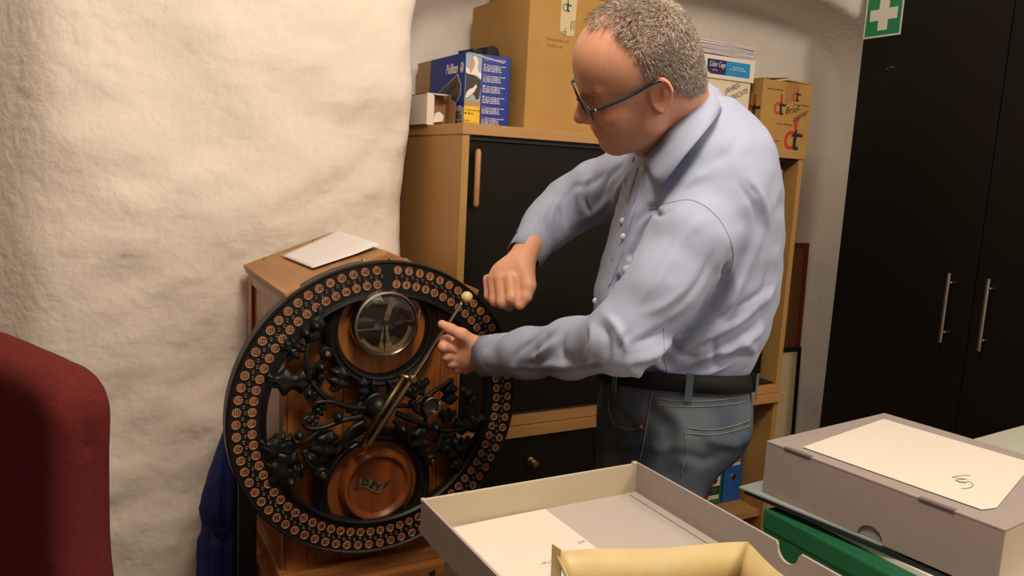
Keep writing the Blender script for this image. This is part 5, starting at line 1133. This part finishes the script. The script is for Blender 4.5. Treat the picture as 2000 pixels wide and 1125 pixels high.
# eyes
for s in (1, -1):
    Vv, Ff = lathe_geo([(0.0, 0.0122)]+[(0.0122*math.sin(a), 0.0122*math.cos(a)) for a in np.linspace(0.05, PI-0.05, 14)]+[(0.0, -0.0122)], (0, 0, 0), 'x', 20)
    ey = mk('eye', to_room(hw(np.array(Vv)+np.array([0.0765, s*0.033, 0.006]))), Ff, mat('eye_white', (0.72, 0.66, 0.60), 0.2), person, True)
    Vv, Ff = lathe_geo([(0.0, 0.0126), (0.003, 0.0125), (0.0056, 0.0112)], (0, 0, 0), 'x', 20)
    mk('iris', to_room(hw(np.array(Vv)+np.array([0.0765, s*0.033, 0.006]))), Ff, mat('iris_dark', (0.03, 0.022, 0.015), 0.15), ey, True)
# ---- spectacles
SPEC = mat('dark_blue_frame', (0.012, 0.014, 0.026), 0.3, spec=0.6)
gl = bpy.data.objects.new('spectacles', None); COL.objects.link(gl); gl.location = tuple(to_room([hw([(0.11, 0, 0.0)])[0]])[0]); attach(gl, person)
gl['label'] = 'dark framed spectacles'
for s in (1, -1):
    ring = []
    for a in np.linspace(0, 2*PI, 41)[:-1]:
        ca, sa = math.cos(a), math.sin(a); k = (abs(ca)**3.2+abs(sa)**3.2)**(-1/3.2)
        y_ = 0.0255*k*ca; z_ = 0.0165*k*sa
        ring.append((0.1095-0.0022*abs(y_+0.0335)/0.03-0.10*z_*-1*0.6, s*(0.0335+y_), 0.002+z_))
    ring = np.array(ring)
    Vv, Ff = tube_geo(np.concatenate([ring, ring[:2]]), 0.0018, 8); mk('rim', to_room(hw(Vv)), Ff, SPEC, gl, True)
    mk('lens', to_room(hw(np.concatenate([ring+np.array([0.0004, 0, 0]), ring-np.array([0.0004, 0, 0])]))), [list(range(40)), list(range(40, 80))[::-1]]+[[i, (i+1) % 40, 40+(i+1) % 40, 40+i] for i in range(40)], glass, gl)
    tp_ = np.array([(0.106, s*0.060, 0.011), (0.100, s*0.0655, 0.012), (0.070, s*0.073, 0.014), (0.030, s*0.0785, 0.0175), (-0.004, s*0.0815, 0.0235), (-0.022, s*0.0835, 0.021), (-0.033, s*0.083, 0.008)])
    P = catmull(tp_, 6); Vv, Ff = tube_geo(hw(P), [0.0024, 0.0027, 0.0027, 0.0024, 0.0020], 8); mk('temple', to_room(Vv), Ff, SPEC, gl, True)
    P = np.array([(0.0985, s*0.0685, 0.0120), (0.0965, s*0.0690, 0.0122)]); Vv, Ff = tube_geo(hw(P), 0.0031, 10); mk('hinge_band', to_room(Vv), Ff, STEEL, gl, True)
Vv, Ff = tube_geo(hw(catmull([(0.1085, 0.009, 0.006), (0.1125, 0, 0.0095), (0.1085, -0.009, 0.006)], 6)), 0.0018, 8); mk('bridge', to_room(Vv), Ff, SPEC, gl, True)

# ---- clothes
SHIRT = mat('light_blue_cotton', (0.335, 0.38, 0.53), 0.8, var=0.025, vscale=6, bump=0.25, bscale=900, spec=0.2, dist=0.0004)
# openings: keep the neck hole clear of the collar
hole = np.array((0.2795,1.375,1.491))
keep = np.linalg.norm((V4-hole)/np.array([0.066, 0.066, 0.060]), axis=1) > 1
kf = keep[F4].all(1)
cuts = np.zeros(len(V4), bool)
for end, prev in ((NARM[-1], NARM[-2]), (FARM[-1], FARM[-2])):
    dv = np.array(end)-np.array(prev); dv /= np.linalg.norm(dv); cuts |= (((V4-np.array(end))@dv) > -0.004) & (np.linalg.norm(V4-np.array(end), axis=1) < 0.09)
kf &= ~cuts[F4].any(1)
def compact(V, F):
    used = np.unique(F); mp_ = np.full(len(V), -1); mp_[used] = np.arange(len(used)); return V[used], mp_[F]
Vs, Fs = compact(V4, F4[kf])
shirt = mk('shirt', to_room(Vs), Fs, SHIRT, person, True)
shirt['label'] = 'light blue long-sleeved shirt'
# cuffs
def cuff(path, rad, th=0.0025, seg=40):
    P = np.array(path); T = np.gradient(P, axis=0); T /= np.linalg.norm(T, axis=1)[:, None]
    ref = np.array([0, 0, 1.0]); V = []; n = len(P)
    for lay in (0, 1):
        for i in range(n):
            a = np.cross(T[i], ref); a /= np.linalg.norm(a); b = np.cross(T[i], a)
            for k in range(seg):
                t_ = 2*PI*k/seg; r = rad[i]-lay*th+0.0012*math.sin(3*t_+1.0)
                V.append(P[i]+r*(math.cos(t_)*a*0.96+math.sin(t_)*b*1.04))
    F = []; m = n*seg
    for i in range(n-1):
        for k in range(seg):
            k2 = (k+1) % seg; F.append([i*seg+k, i*seg+k2, (i+1)*seg+k2, (i+1)*seg+k]); F.append([m+i*seg+k, m+(i+1)*seg+k, m+(i+1)*seg+k2, m+i*seg+k2])
    for k in range(seg):
        k2 = (k+1) % seg; F.append([k, m+k, m+k2, k2]); a = (n-1)*seg; F.append([a+k, a+k2, m+a+k2, m+a+k])
    return V, F
for path, rad in (([(0.0157,1.405,1.063),(-0.0012,1.423,1.057),(-0.0204,1.441,1.05),(-0.0461,1.465,1.041)], (0.0375, 0.0385, 0.0385, 0.0375)), ([(0.0489,1.6,1.265),(0.0409,1.59,1.255),(0.0329,1.58,1.245),(0.0193,1.562,1.226)], (0.0395, 0.0405, 0.0400, 0.0380))):
    Vv, Ff = cuff(path, rad); mk('cuff', to_room(Vv), Ff, SHIRT, shirt, True)
# collar: fold line and leaf edge
foldl = catmull([(0.2115,1.325,1.435),(0.2176,1.295,1.444),(0.2396,1.27,1.483),(0.2736,1.295,1.53),(0.3072,1.365,1.56),(0.3117,1.435,1.552),(0.2745,1.465,1.496),(0.2308,1.425,1.442),(0.2108,1.385,1.431)], 6)
leafe = catmull([(0.2139,1.3,1.416),(0.2215,1.235,1.386),(0.2527,1.205,1.434),(0.2957,1.235,1.487),(0.3414,1.365,1.528),(0.3533,1.475,1.524),(0.3067,1.515,1.458),(0.2229,1.445,1.418),(0.2065,1.385,1.416)], 6)
stand = catmull([(0.2228,1.335,1.42),(0.2304,1.315,1.432),(0.2521,1.3,1.463),(0.2787,1.315,1.503),(0.3041,1.37,1.53),(0.3018,1.42,1.522),(0.2723,1.445,1.475),(0.2391,1.415,1.431),(0.2223,1.385,1.421)], 6)
n = len(foldl); V = []
for i in range(n):
    s0, s1, s2 = stand[i], foldl[i], leafe[i]
    mid = (s1+s2)/2; outw = mid-(stand.mean(0)); outw[2] = 0.25*abs(outw[2]); outw /= np.linalg.norm(outw)+1e-9
    prof = [s0, (s0+s1)/2, s1+np.array([0, 0, 0.0]), s1+outw*0.004+np.array([0, 0, -0.002]), s1*0.6+s2*0.4+outw*0.010, s1*0.25+s2*0.75+outw*0.009, s2+outw*0.004]
    V += [np.array(p) for p in prof]
k = 7; F = [[i*k+j, (i+1)*k+j, (i+1)*k+j+1, i*k+j+1] for i in range(n-1) for j in range(k-1)]
co = mk('collar', to_room(V), F, SHIRT, shirt, True)
md = co.modifiers.new('thickness', 'SOLIDIFY'); md.thickness = 0.0022; md.offset = 0
# seams: yoke, armhole, side; placket with buttons; stitched lines
SEAM = mat('shirt_seam', (0.34, 0.385, 0.53), 0.85)
for pts in ([(0.211,1.25,1.346),(0.2443,1.25,1.358),(0.278,1.25,1.363),(0.312,1.25,1.346),(0.3377,1.25,1.315),(0.3508,1.25,1.278),(0.347,1.25,1.249)], [(0.2511,1.26,1.154),(0.2562,1.26,1.111),(0.2644,1.26,1.073)]):
    P = drape(bvh4, pts, 8, 0.0006)
    if len(P) > 3: Vv, Ff = tube_geo(P, 0.0006, 6); mk('seam', to_room(Vv), Ff, SEAM, shirt, True)
for pts in ([(0.199,1.32,1.409),(0.1875,1.32,1.357),(0.1758,1.32,1.305),(0.1665,1.32,1.253)], [(0.2129,1.32,1.405),(0.2009,1.32,1.349),(0.1898,1.32,1.302),(0.1781,1.32,1.249),(0.1652,1.32,1.209)]):
    P = drape(bvh4, pts, 8, 0.0010)
    if len(P) > 3: Vv, Ff = tube_geo(P, 0.0009, 6); mk('placket_edge', to_room(Vv), Ff, SEAM, shirt, True)
BTN = mat('pearl_button', (0.60, 0.62, 0.68), 0.3)
for p in ((0.1807,1.32,1.321), (0.1842,1.32,1.295), (0.2092,1.32,1.409), (0.1476,1.35,1.178)):
    h = drape(bvh4, [p, (p[0]+0.001, p[1], p[2])], 1, 0.001)
    if h:
        Vv, Ff = lathe_geo([(0, -0.0016), (0.0045, -0.0014), (0.0055, 0.0), (0.0050, 0.001)], (0, 0, 0), 'y', 16)
        mk('button', to_room(np.array(Vv)+np.array(h[0])), Ff, BTN, shirt, True)
DENIM = mat('faded_denim', (0.125, 0.15, 0.18), 0.9, col2=(0.026, 0.042, 0.072), vscale=9, bump=0.35, bscale=700, spec=0.15, detail=6, dist=0.0006)
jeans = mk('jeans', to_room(V5), F5, DENIM, person, True); jeans['label'] = 'faded blue jeans'
STITCH = mat('denim_stitch', (0.17, 0.155, 0.135), 0.9)
for pts in ([(0.1668,1.25,1.047),(0.1708,1.25,1.014),(0.1809,1.25,0.9899),(0.2002,1.25,0.9821),(0.2306,1.25,0.9838)], [(0.2398,1.25,1.051),(0.2355,1.25,1.009),(0.2321,1.25,0.9644),(0.228,1.25,0.9286)], [(0.2417,1.25,1.037),(0.2875,1.25,1.034),(0.3462,1.25,1.039),(0.394,1.25,1.05)], [(0.2425,1.25,1.027),(0.2883,1.25,1.025),(0.3471,1.25,1.03),(0.3968,1.25,1.039)],
            [(0.2982,1.25,0.9874),(0.303,1.25,0.9505),(0.2983,1.25,0.9055)], [(0.2981,1.25,0.9892),(0.3423,1.25,0.9881),(0.3837,1.25,0.9991),(0.4031,1.25,1.009)], [(0.2988,1.25,0.9804),(0.3431,1.25,0.9793),(0.3845,1.25,0.9903),(0.4041,1.25,0.9985)]):
    P = drape(bvh5, pts, 8, 0.0006)
    if len(P) > 3: Vv, Ff = tube_geo(P, 0.0010, 6); mk('seam', to_room(Vv), Ff, STITCH, jeans, True)
h = drape(bvh5, [(0.2253,1.25,0.9861), (0.2258,1.25,0.9862)], 1, 0.001)
if h:
    Vv, Ff = lathe_geo([(0, -0.002), (0.003, -0.0018), (0.0045, 0.0005)], (0, 0, 0), 'y', 14); mk('rivet', to_room(np.array(Vv)+h[0]), Ff, mat('copper_rivet', (0.25, 0.12, 0.06), 0.35, metal=1), jeans, True)
# belt
def ring_at(z, grow):
    u = np.interp(z, jz, ju); a = np.interp(z, jz, ja)+grow; v = np.interp(z, jz, jv); b = np.interp(z, jz, jb)+grow
    out = []
    for t_ in np.linspace(0, 2*PI, 97)[:-1]:
        c, s = math.cos(t_), math.sin(t_); e = 2.3
        k = (abs(c)**e+abs(s)**e)**(-1/e); vv_ = v+b*k*s; out.append((u+a*k*c, vv_, z+0.012+0.16*(1.385-vv_)))
    return out
zb = jz[-1]-0.018
V = ring_at(zb-0.011, 0.003)+ring_at(zb-0.010, 0.0075)+ring_at(zb+0.018, 0.0085)+ring_at(zb+0.019, 0.004)
F = [[r*96+k, r*96+(k+1) % 96, (r+1)*96+(k+1) % 96, (r+1)*96+k] for r in range(3) for k in range(96)]
belt = mk('belt', to_room(V), F, mat('black_leather', (0.006, 0.005, 0.005), 0.65, spec=0.2), person, True)
rg_ = np.array(ring_at(zb, 0.011)); 
for px in [(0.2938,1.25,1.06),(0.1818,1.36,1.037),(0.4245,1.36,1.055)]:
    i = int(np.argmin(np.abs(rg_[:, 0]-px[0])+np.where(rg_[:, 1] < 1.39, 0, 9))); c0 = rg_[i]; tg = rg_[(i+1) % 96]-rg_[i-1]; tg /= np.linalg.norm(tg); on = np.array([tg[1], -tg[0], 0])
    V = []
    for sx in (-0.006, 0.006):
        for dz in (-0.024, -0.010, 0.012, 0.022):
            for th_ in (0, 0.0025): V.append(c0+tg*sx+np.array([0, 0, dz])+on*(th_ if on[1] < 0 or True else -th_))
    F = []
    for j in range(3):
        a = 2*j; F += [[a, a+2, 8+a+2, 8+a], [a+1, 8+a+1, 8+a+3, a+3], [a, a+1, a+3, a+2], [8+a, 8+a+2, 8+a+3, 8+a+1]]
    F += [[0, 8, 9, 1], [6, 7, 15, 14]]
    mk('belt_loop', to_room(V), F, DENIM, jeans)
# shoes
for q, sx in ((1.335, 0.01), (1.49, -0.05)):
    cu = ju[0]+sx
    fn2 = lambda P: smax(smin(ell(P, (cu-0.05, q, 0.045), (0.13, 0.048, 0.045)), ell(P, (cu+0.015, q, 0.07), (0.06, 0.045, 0.07)), 0.03), 0.004-P[:, 2], 0.006)
    Vv, Ff = surfnet(fn2, (cu-0.22, q-0.08, -0.01), (cu+0.12, q+0.08, 0.18), 0.008)
    mk('shoe', to_room(Vv), orient(Vv, Ff), mat('brown_leather', (0.05, 0.025, 0.014), 0.4), person, True)

# ------------------------------------------------------------------ table and boxes in the foreground
TBL = wood('table_top', (0.33, 0.19, 0.09), (0.26, 0.14, 0.06), axis=0, scale=20)
tb_ = thing('work_table', 'wooden work table under the archive boxes', 'table', (0.95, 0.5, 0))
box('table_top', (0.30, 0.10, 0.730), (1.95, 0.885, 0.760), TBL, tb_, 0.004)
for x in (0.34, 1.86):
    for y in (0.14, 0.80): box('leg', (x, y, 0.0), (x+0.05, y+0.05, 0.730), TBL, tb_, 0.003)
box('apron', (0.39, 0.82, 0.66), (1.86, 0.84, 0.730), TBL, tb_, 0.002)
box('apron', (0.39, 0.15, 0.66), (1.86, 0.17, 0.730), TBL, tb_, 0.002)
GREYB = mat('grey_archive_board', (0.35, 0.305, 0.29), 0.75, var=0.03, vscale=80, bump=0.05, bscale=300, spec=0.25)
GREYI = mat('cream_box_lining', (0.50, 0.43, 0.31), 0.8, spec=0.2)
GREYF = mat('pale_grey_lining', (0.43, 0.395, 0.37), 0.8, spec=0.2)
def open_tray(name, label, x0, x1, y0, y1, z0, z1, t, outer, inner, floor_m, M=None, notch=None):
    r = thing(name, label, 'box', ((x0+x1)/2, (y0+y1)/2, z0))
    return r
t = thing('box_tray', 'open grey archive tray with cream lining, holding a letter and a yellow tray', 'box', (0.58, 0.70, 0.9))
x0, x1, y0, y1, z0, z1 = 0.397, 0.766, 0.46, 0.930, 0.900, 0.950; w_ = 0.004
box('bottom', (x0+w_, y0+w_, z0), (x1-w_, y1-w_, z0+0.003), GREYF, t, 0.0005)
box('side_wall', (x0, y0, z0), (x0+w_, y1, z1), GREYB, t, 0.0012)
box('back_wall', (x0+w_, y1-w_, z0), (x1-w_, y1, z1), GREYI, t, 0.0012)
box('front_wall', (x0+w_, y0, z0), (x1-w_, y0+w_, z1), GREYI, t, 0.0012)
yn, rn = 0.625, 0.017
pl = [(y0-y1, 0), (0, 0), (0, z1-z0)]+[(yn-y1+rn*math.cos(a), z1-z0-0.006+0.018*math.sin(a)) for a in np.linspace(0, -PI, 12)]+[(yn-y1-rn, z1-z0-0.0005), (y0-y1, z1-z0)]
pl = [(y0-y1, 0), (0, 0), (0, z1-z0), (yn-y1+rn+0.003, z1-z0)]+[(yn-y1+rn*math.cos(a), z1-z0-0.004+rn*math.sin(a)) for a in np.linspace(0, -PI, 12)]+[(yn-y1-rn-0.003, z1-z0), (y0-y1, z1-z0)]
prism('notched_wall', pl, w_, GREYB, t, frame((x1-w_, y1, z0), (0, 1, 0), (0, 0, 1)))
box('corner_fold', (x1-0.014, y1-0.005, z1-0.002), (x1-0.005, y1+0.001, z1+0.003), GREYI, t, 0.0015)
box('corner_fold', (x0-0.0008, y1-0.004, z1-0.004), (x0+0.005, y1+0.0008, z1+0.001), GREYI, t, 0.0015)
box('inner_ridge', (x1-0.022, y0+0.02, z0+0.0032), (x1-0.012, y1-0.012, z0+0.005), GREYF, t, 0.0008)
# letter in the tray
M = TOP(0.408, 0.921, z0+0.0038, 0.0)
sh = []
lt = prism('letter', [(0.0, -0.005), (0.10, 0.001), (0.184, 0.0015), (0.186, -0.29), (0.002, -0.29)], 0.0012, mat('letter_paper', (0.66, 0.61, 0.55), 0.8, spec=0.2), None, M)
tag(lt, 'white letter with faint pencil writing, lying in the grey tray', 'letter')
PN = mat('pencil_line', (0.48, 0.43, 0.39), 0.8)
text('pencil_writing', 'Neue Uhrmacher', 0.010, M @ Matrix.Translation((0.165, -0.135, 0.0013)) @ Matrix.Rotation(PI, 4, 'Z'), PN, lt, shear=0.4)
text('pencil_writing', 'alt', 0.012, M @ Matrix.Translation((0.182, -0.105, 0.0013)) @ Matrix.Rotation(PI, 4, 'Z'), PN, lt, shear=0.4)
# lower box carrying the tray
lb_ = thing('archive_carton', 'grey archive carton under the open tray', 'box', (0.58, 0.7, 0.76))
box('carton', (0.416, 0.47, 0.7605), (0.752, 0.880, 0.884), GREYB, lb_, 0.002)
box('lid', (0.4135, 0.468, 0.852), (0.7545, 0.8825, 0.8995), GREYB, lb_, 0.002)
# yellowed translucent tray
yt = thing('waxed_tray', 'yellowed waxed paper tray standing in the grey tray', 'tray', (0.55, 0.6, 0.905))
WAX = mat('waxed_paper', (0.54, 0.41, 0.185), 0.4, col2=(0.58, 0.48, 0.27), vscale=18, spec=0.4, bump=0.3, bscale=25, sub=0.15)
WAXF = mat('waxed_bottom', (0.44, 0.33, 0.16), 0.4, var=0.08, vscale=15)
M = Matrix.Translation((0.482, 0.726, 0.9050)) @ Matrix.Rotation(math.radians(-17), 4, 'Z')
W_, D_, hh, fl_ = 0.250, 0.17, 0.048, 0.020
def quadwall(name, a, b, c, d, th=0.002):
    a, b, c, d = (Vector(q) for q in (a, b, c, d)); n = (b-a).cross(d-a).normalized()*th
    nseg = 12; V = []
    for i in range(nseg+1):
        q = i/nseg; lo = a.lerp(b, q); hi = d.lerp(c, q); wv = Vector((0, 0, 0.0025*math.sin(7*q+a.x*40)*math.sin(PI*q)))
        for p in (lo, lo+n, hi+wv, hi+wv+n): V.append(tuple(M @ p))
    F = []
    for i in range(nseg):
        a_ = 4*i; b_ = a_+4; F += [[a_, b_, b_+2, a_+2], [a_+1, a_+3, b_+3, b_+1], [a_+2, b_+2, b_+3, a_+3], [a_, a_+1, b_+1, b_]]
    F += [[0, 2, 3, 1], [4*nseg, 4*nseg+1, 4*nseg+3, 4*nseg+2]]
    return mk(name, V, F, WAX, yt, True)
i0, i1, j0, j1 = fl_, W_-fl_, -D_+fl_, -fl_
quadwall('back_wall', (i0, j1, 0), (i1, j1, 0), (W_, 0, hh), (0, 0, hh))
quadwall('side_wall', (i1, j1, 0), (i1, j0, 0), (W_, -D_, hh), (W_, 0, hh))
quadwall('side_wall', (i0, j0, 0), (i0, j1, 0), (0, 0, hh), (0, -D_, hh))
quadwall('front_wall', (i1, j0, 0), (i0, j0, 0), (0, -D_, hh), (W_, -D_, hh))
box('tray_bottom', (i0, j0, 0.0), (i1, j1, 0.002), WAXF, yt, 0.0, M)
prism('corner_fold', [(0, 0), (0.018, 0.004), (0.012, 0.05), (-0.004, 0.05)], 0.0015, WAX, yt, M @ frame((-0.002, -0.004, 0.008), (0.4, -0.9, 0), (0, 0.1, 1)))
# grey lidded box with a sheet on it
gb = thing('lidded_archive_box', 'closed grey archive box with a white sheet on its lid, lower right', 'box', (1.15, 0.70, 0.89))
th = math.radians(5.5); B = Matrix.Translation((0.978, 0.866, 0.892)) @ Matrix.Rotation(th, 4, 'Z')
gw, gd, gh = 0.345, 0.362, 0.088
GB2 = mat('mauve_grey_board', (0.32, 0.275, 0.265), 0.75, var=0.03, vscale=80, bump=0.05, bscale=300, spec=0.25)
nt = [(-gd, 0), (-0.215, 0)]+[(-0.19-0.020*math.cos(a), 0.020*math.sin(a)) for a in np.linspace(0, PI, 12)]+[(-0.165, 0), (0, 0), (0, gh-0.003), (-gd, gh-0.003)]
prism('front_panel', nt, 0.003, GB2, gb, B @ frame((0.003, 0, 0), (0, 1, 0), (0, 0, 1)) @ Matrix.Translation((0, 0, -0.003)))
box('body', (0.0045, -gd+0.004, 0.0), (gw, 0.0, gh-0.0035), GB2, gb, 0.001, B)
box('end_panel', (0.001, -gd-0.001, 0.0), (gw, -gd+0.003, gh-0.003), mat('cream_board', (0.50, 0.43, 0.32), 0.8), gb, 0.001, B)
box('lid', (-0.0005, -gd-0.001, gh-0.0035), (gw+0.001, 0.001, gh), GB2, gb, 0.0015, B)
for y in (-0.082, -0.300): box('lid_tab', (-0.0025, y, gh-0.002), (0.006, y+0.048, gh+0.0012), mat('tab_grey', (0.15, 0.125, 0.13), 0.7), gb, 0.0008, B)
pp = prism('paper_sheet', [(0.024, -0.050), (0.300, -0.024), (0.305, -0.27), (0.060, -0.325), (0.034, -0.318)], 0.0008, mat('letter_paper2', (0.68, 0.63, 0.57), 0.8, spec=0.2), None, B @ Matrix.Translation((0, 0, gh+0.0013)))
tag(pp, 'white sheet with a scribbled signature, lying on the closed grey archive box', 'paper')
Q = B @ Matrix.Translation((0.115, -0.255, gh+0.0021)) @ Matrix.Rotation(math.radians(205), 4, 'Z')
pen('signature', [[(-0.034, 0.008), (-0.026, -0.002), (-0.012, -0.013), (-0.008, -0.012), (-0.014, 0.004)], [(-0.014, 0.004), (-0.004, -0.006), (0.004, -0.010), (0.002, 0.002), (-0.004, 0.006), (-0.002, 0.010), (0.012, 0.012), (0.026, 0.006), (0.034, -0.002)], [(0.004, 0.004), (0.008, -0.004), (0.004, -0.008)]], Q, mat('pencil_dark', (0.09, 0.08, 0.08), 0.7), pp, 0.0005)
# folders under it
fo = prism('folder', [(-0.016, 0.034), (0.012, -0.345), (0.33, -0.345), (0.33, 0.030)], 0.003, mat('folder_blue_grey', (0.33, 0.38, 0.38), 0.7), None, B @ Matrix.Translation((0, 0, -0.0035)))
tag(fo, 'pale blue-grey folder sticking out under the closed grey archive box', 'folder')
fo = prism('folder', [(-0.012, 0.026), (0.004, -0.352), (0.325, -0.352), (0.325, 0.022)], 0.006, mat('folder_black', (0.012, 0.022, 0.022), 0.5), None, B @ Matrix.Translation((0, 0, -0.0105)))
tag(fo, 'black folder under the pale blue-grey folder', 'folder')
# green box
gn = thing('document_box', 'dark green document box under the folders', 'box', (1.12, 0.62, 0.7605))
GRN = mat('green_board', (0.012, 0.125, 0.052), 0.6, var=0.05, spec=0.3)
box('carton', (0.968, 0.40, 0.7605), (1.26, 0.846, 0.868), GRN, gn, 0.002)
box('lid', (0.966, 0.398, 0.840), (1.262, 0.848, 0.8715), GRN, gn, 0.004)
box('spine_label', (1.010, 0.8485, 0.82), (1.04, 0.8495, 0.868), CREAM, gn, 0.0)
tag(gn, 'dark green document box beneath the folders and the grey lidded box', 'box')
for z in (0.8720, ):
    pk = prism('paper_pad', rect(1.0, 0.42, 1.24, 0.845), 0.008, WHITE, None, Matrix.Translation((0, 0, z)))
    tag(pk, 'thin white paper pad between the green box and the black folder', 'paper')
# pale box behind
pb_ = thing('pale_carton', 'pale grey-green carton behind the closed grey archive box, right edge', 'box', (1.62, 0.7, 0.7605))
PG = mat('pale_green_board', (0.40, 0.42, 0.36), 0.75, var=0.03)
B2 = Matrix.Translation((1.44, 0.825, 0.7605)) @ Matrix.Rotation(math.radians(4), 4, 'Z')
box('carton', (0.002, -0.300, 0.0), (0.298, -0.002, 0.150), PG, pb_, 0.002, B2)
box('lid', (0.0, -0.302, 0.125), (0.300, 0.0, 0.170), PG, pb_, 0.002, B2)

# ------------------------------------------------------------------ red office chair, lower left
def rz(u, v, z): return (u*math.cos(YAW)+v*math.sin(YAW), -u*math.sin(YAW)+v*math.cos(YAW), z)
REDF = mat('red_upholstery', (0.10, 0.014, 0.013), 0.9, var=0.12, vscale=160, bump=0.5, bscale=420, spec=0.15, dist=0.0015)
ra = np.array([-0.483, 0.872]); rb_ = np.array([-0.705, 0.975]); dd = (rb_-ra)/np.linalg.norm(rb_-ra); nn = np.array([dd[1], -dd[0]])
Wd = np.linalg.norm(rb_-ra)
def chair_fn(P):
    x = (P[:, 0]-ra[0])*dd[0]+(P[:, 1]-ra[1])*dd[1]; y = (P[:, 0]-ra[0])*nn[0]+(P[:, 1]-ra[1])*nn[1]; z = P[:, 2]
    zc = z-0.86
    wid = Wd/2+0.012*np.cos((z-0.95)*9)*-1+0.03*np.clip((0.93-z)/0.22, 0, 1)**1.5
    xc = x-Wd/2
    bend = y+0.10*(zc-0.15)**2-0.010*np.cos(xc*6)
    top = 1.148+0.018*np.clip(xc/(Wd/2), -1, 1)
    q = np.stack([xc/wid*Wd/2, bend, z-(0.70+top)/2], 1)
    h = np.stack([np.full(len(z), Wd/2), np.full(len(z), 0.040), (top-0.70)/2+0*z], 1)
    r1 = 0.055
    a = np.abs(q[:, [0, 2]])-(h[:, [0, 2]]-r1); d2 = np.linalg.norm(np.maximum(a, 0), axis=1)+np.minimum(a.max(1), 0)-r1
    w2 = np.stack([d2, np.abs(q[:, 1])-h[:, 1]], 1)+0.028
    return np.minimum(w2.max(1), 0)+np.linalg.norm(np.maximum(w2, 0), axis=1)-0.028
V, F = surfnet(chair_fn, (-0.80, 0.72, 0.66), (-0.36, 1.16, 1.23), 0.008)
F = orient(V, F); V = relax(V, F, 2)
cr_ = np.array([ra[0], ra[1], 1.125])-np.array([*nn*-0.02, 0])
N_ = normals(V, F)
for k in range(4):
    p0 = np.array([ra[0]+0.004*k, ra[1], 1.095-0.014*k]); fld = stroke_field(V, [p0, p0+np.array([*(dd*0.035), -0.012])], 0.006); V = V-N_*(0.006*fld)[:, None]
for k in range(3):
    p0 = np.array([*(ra+dd*(0.03+0.05*k)+nn*0.04), 0.80+0.02*k]); p1 = np.array([*(ra+dd*0.26+nn*0.045), 0.93-0.05*k])
    V = V+N_*(0.006*stroke_field(V, [p0, p1], 0.014))[:, None]
oc = thing('office_chair', 'dark red upholstered office chair at the left edge', 'chair', rz(-0.60, 0.95, 0))
Vr = np.stack([V[:, 0]*math.cos(YAW)+V[:, 1]*math.sin(YAW), -V[:, 0]*math.sin(YAW)+V[:, 1]*math.cos(YAW), V[:, 2]], 1)
mk('backrest', Vr, F, REDF, oc, True)
sn = -nn if nn @ np.array([0.5, -0.85]) > 0 else nn      # the seat lies on the far side from the lens
cbk = (ra+rb_)/2
sc_ = cbk+sn*0.27
def seat_fn(P):
    x = (P[:, 0]-sc_[0])*dd[0]+(P[:, 1]-sc_[1])*dd[1]; y = (P[:, 0]-sc_[0])*sn[0]+(P[:, 1]-sc_[1])*sn[1]
    return rbox(np.stack([x, y, P[:, 2]], 1), (0, 0, 0.47), (0.23, 0.22, 0.045), 0.04)
V, F = surfnet(seat_fn, (sc_[0]-0.36, sc_[1]-0.36, 0.40), (sc_[0]+0.36, sc_[1]+0.36, 0.54), 0.015); F = orient(V, F)
mk('seat', np.stack([V[:, 0]*math.cos(YAW)+V[:, 1]*math.sin(YAW), -V[:, 0]*math.sin(YAW)+V[:, 1]*math.cos(YAW), V[:, 2]], 1), F, REDF, oc, True)
tube('back_support', [rz(*(cbk+sn*0.03), 0.80), rz(*(cbk-sn*0.0), 0.60), rz(*(cbk+sn*0.02), 0.46), rz(*(cbk+sn*0.22), 0.43)], 0.018, BLACKPL, oc, 10)
tube('gas_column', [rz(*sc_, 0.43), rz(*sc_, 0.09)], 0.025, BLACKPL, oc, 16)
for k in range(5):
    a = 2*PI*k/5+0.4; e_ = sc_+0.27*np.array([math.cos(a), math.sin(a)])
    tube('base_arm', [rz(*sc_, 0.11), rz(*(sc_*0.5+e_*0.5), 0.10), rz(*e_, 0.075)], [0.026, 0.020, 0.015], BLACKPL, oc, 10)
    q = rz(*e_, 0.03)
    lathe('caster', [(0, -0.02), (0.026, -0.018), (0.030, 0.0), (0.026, 0.018), (0, 0.02)], q, BLACKPL, oc, 'x', 18)
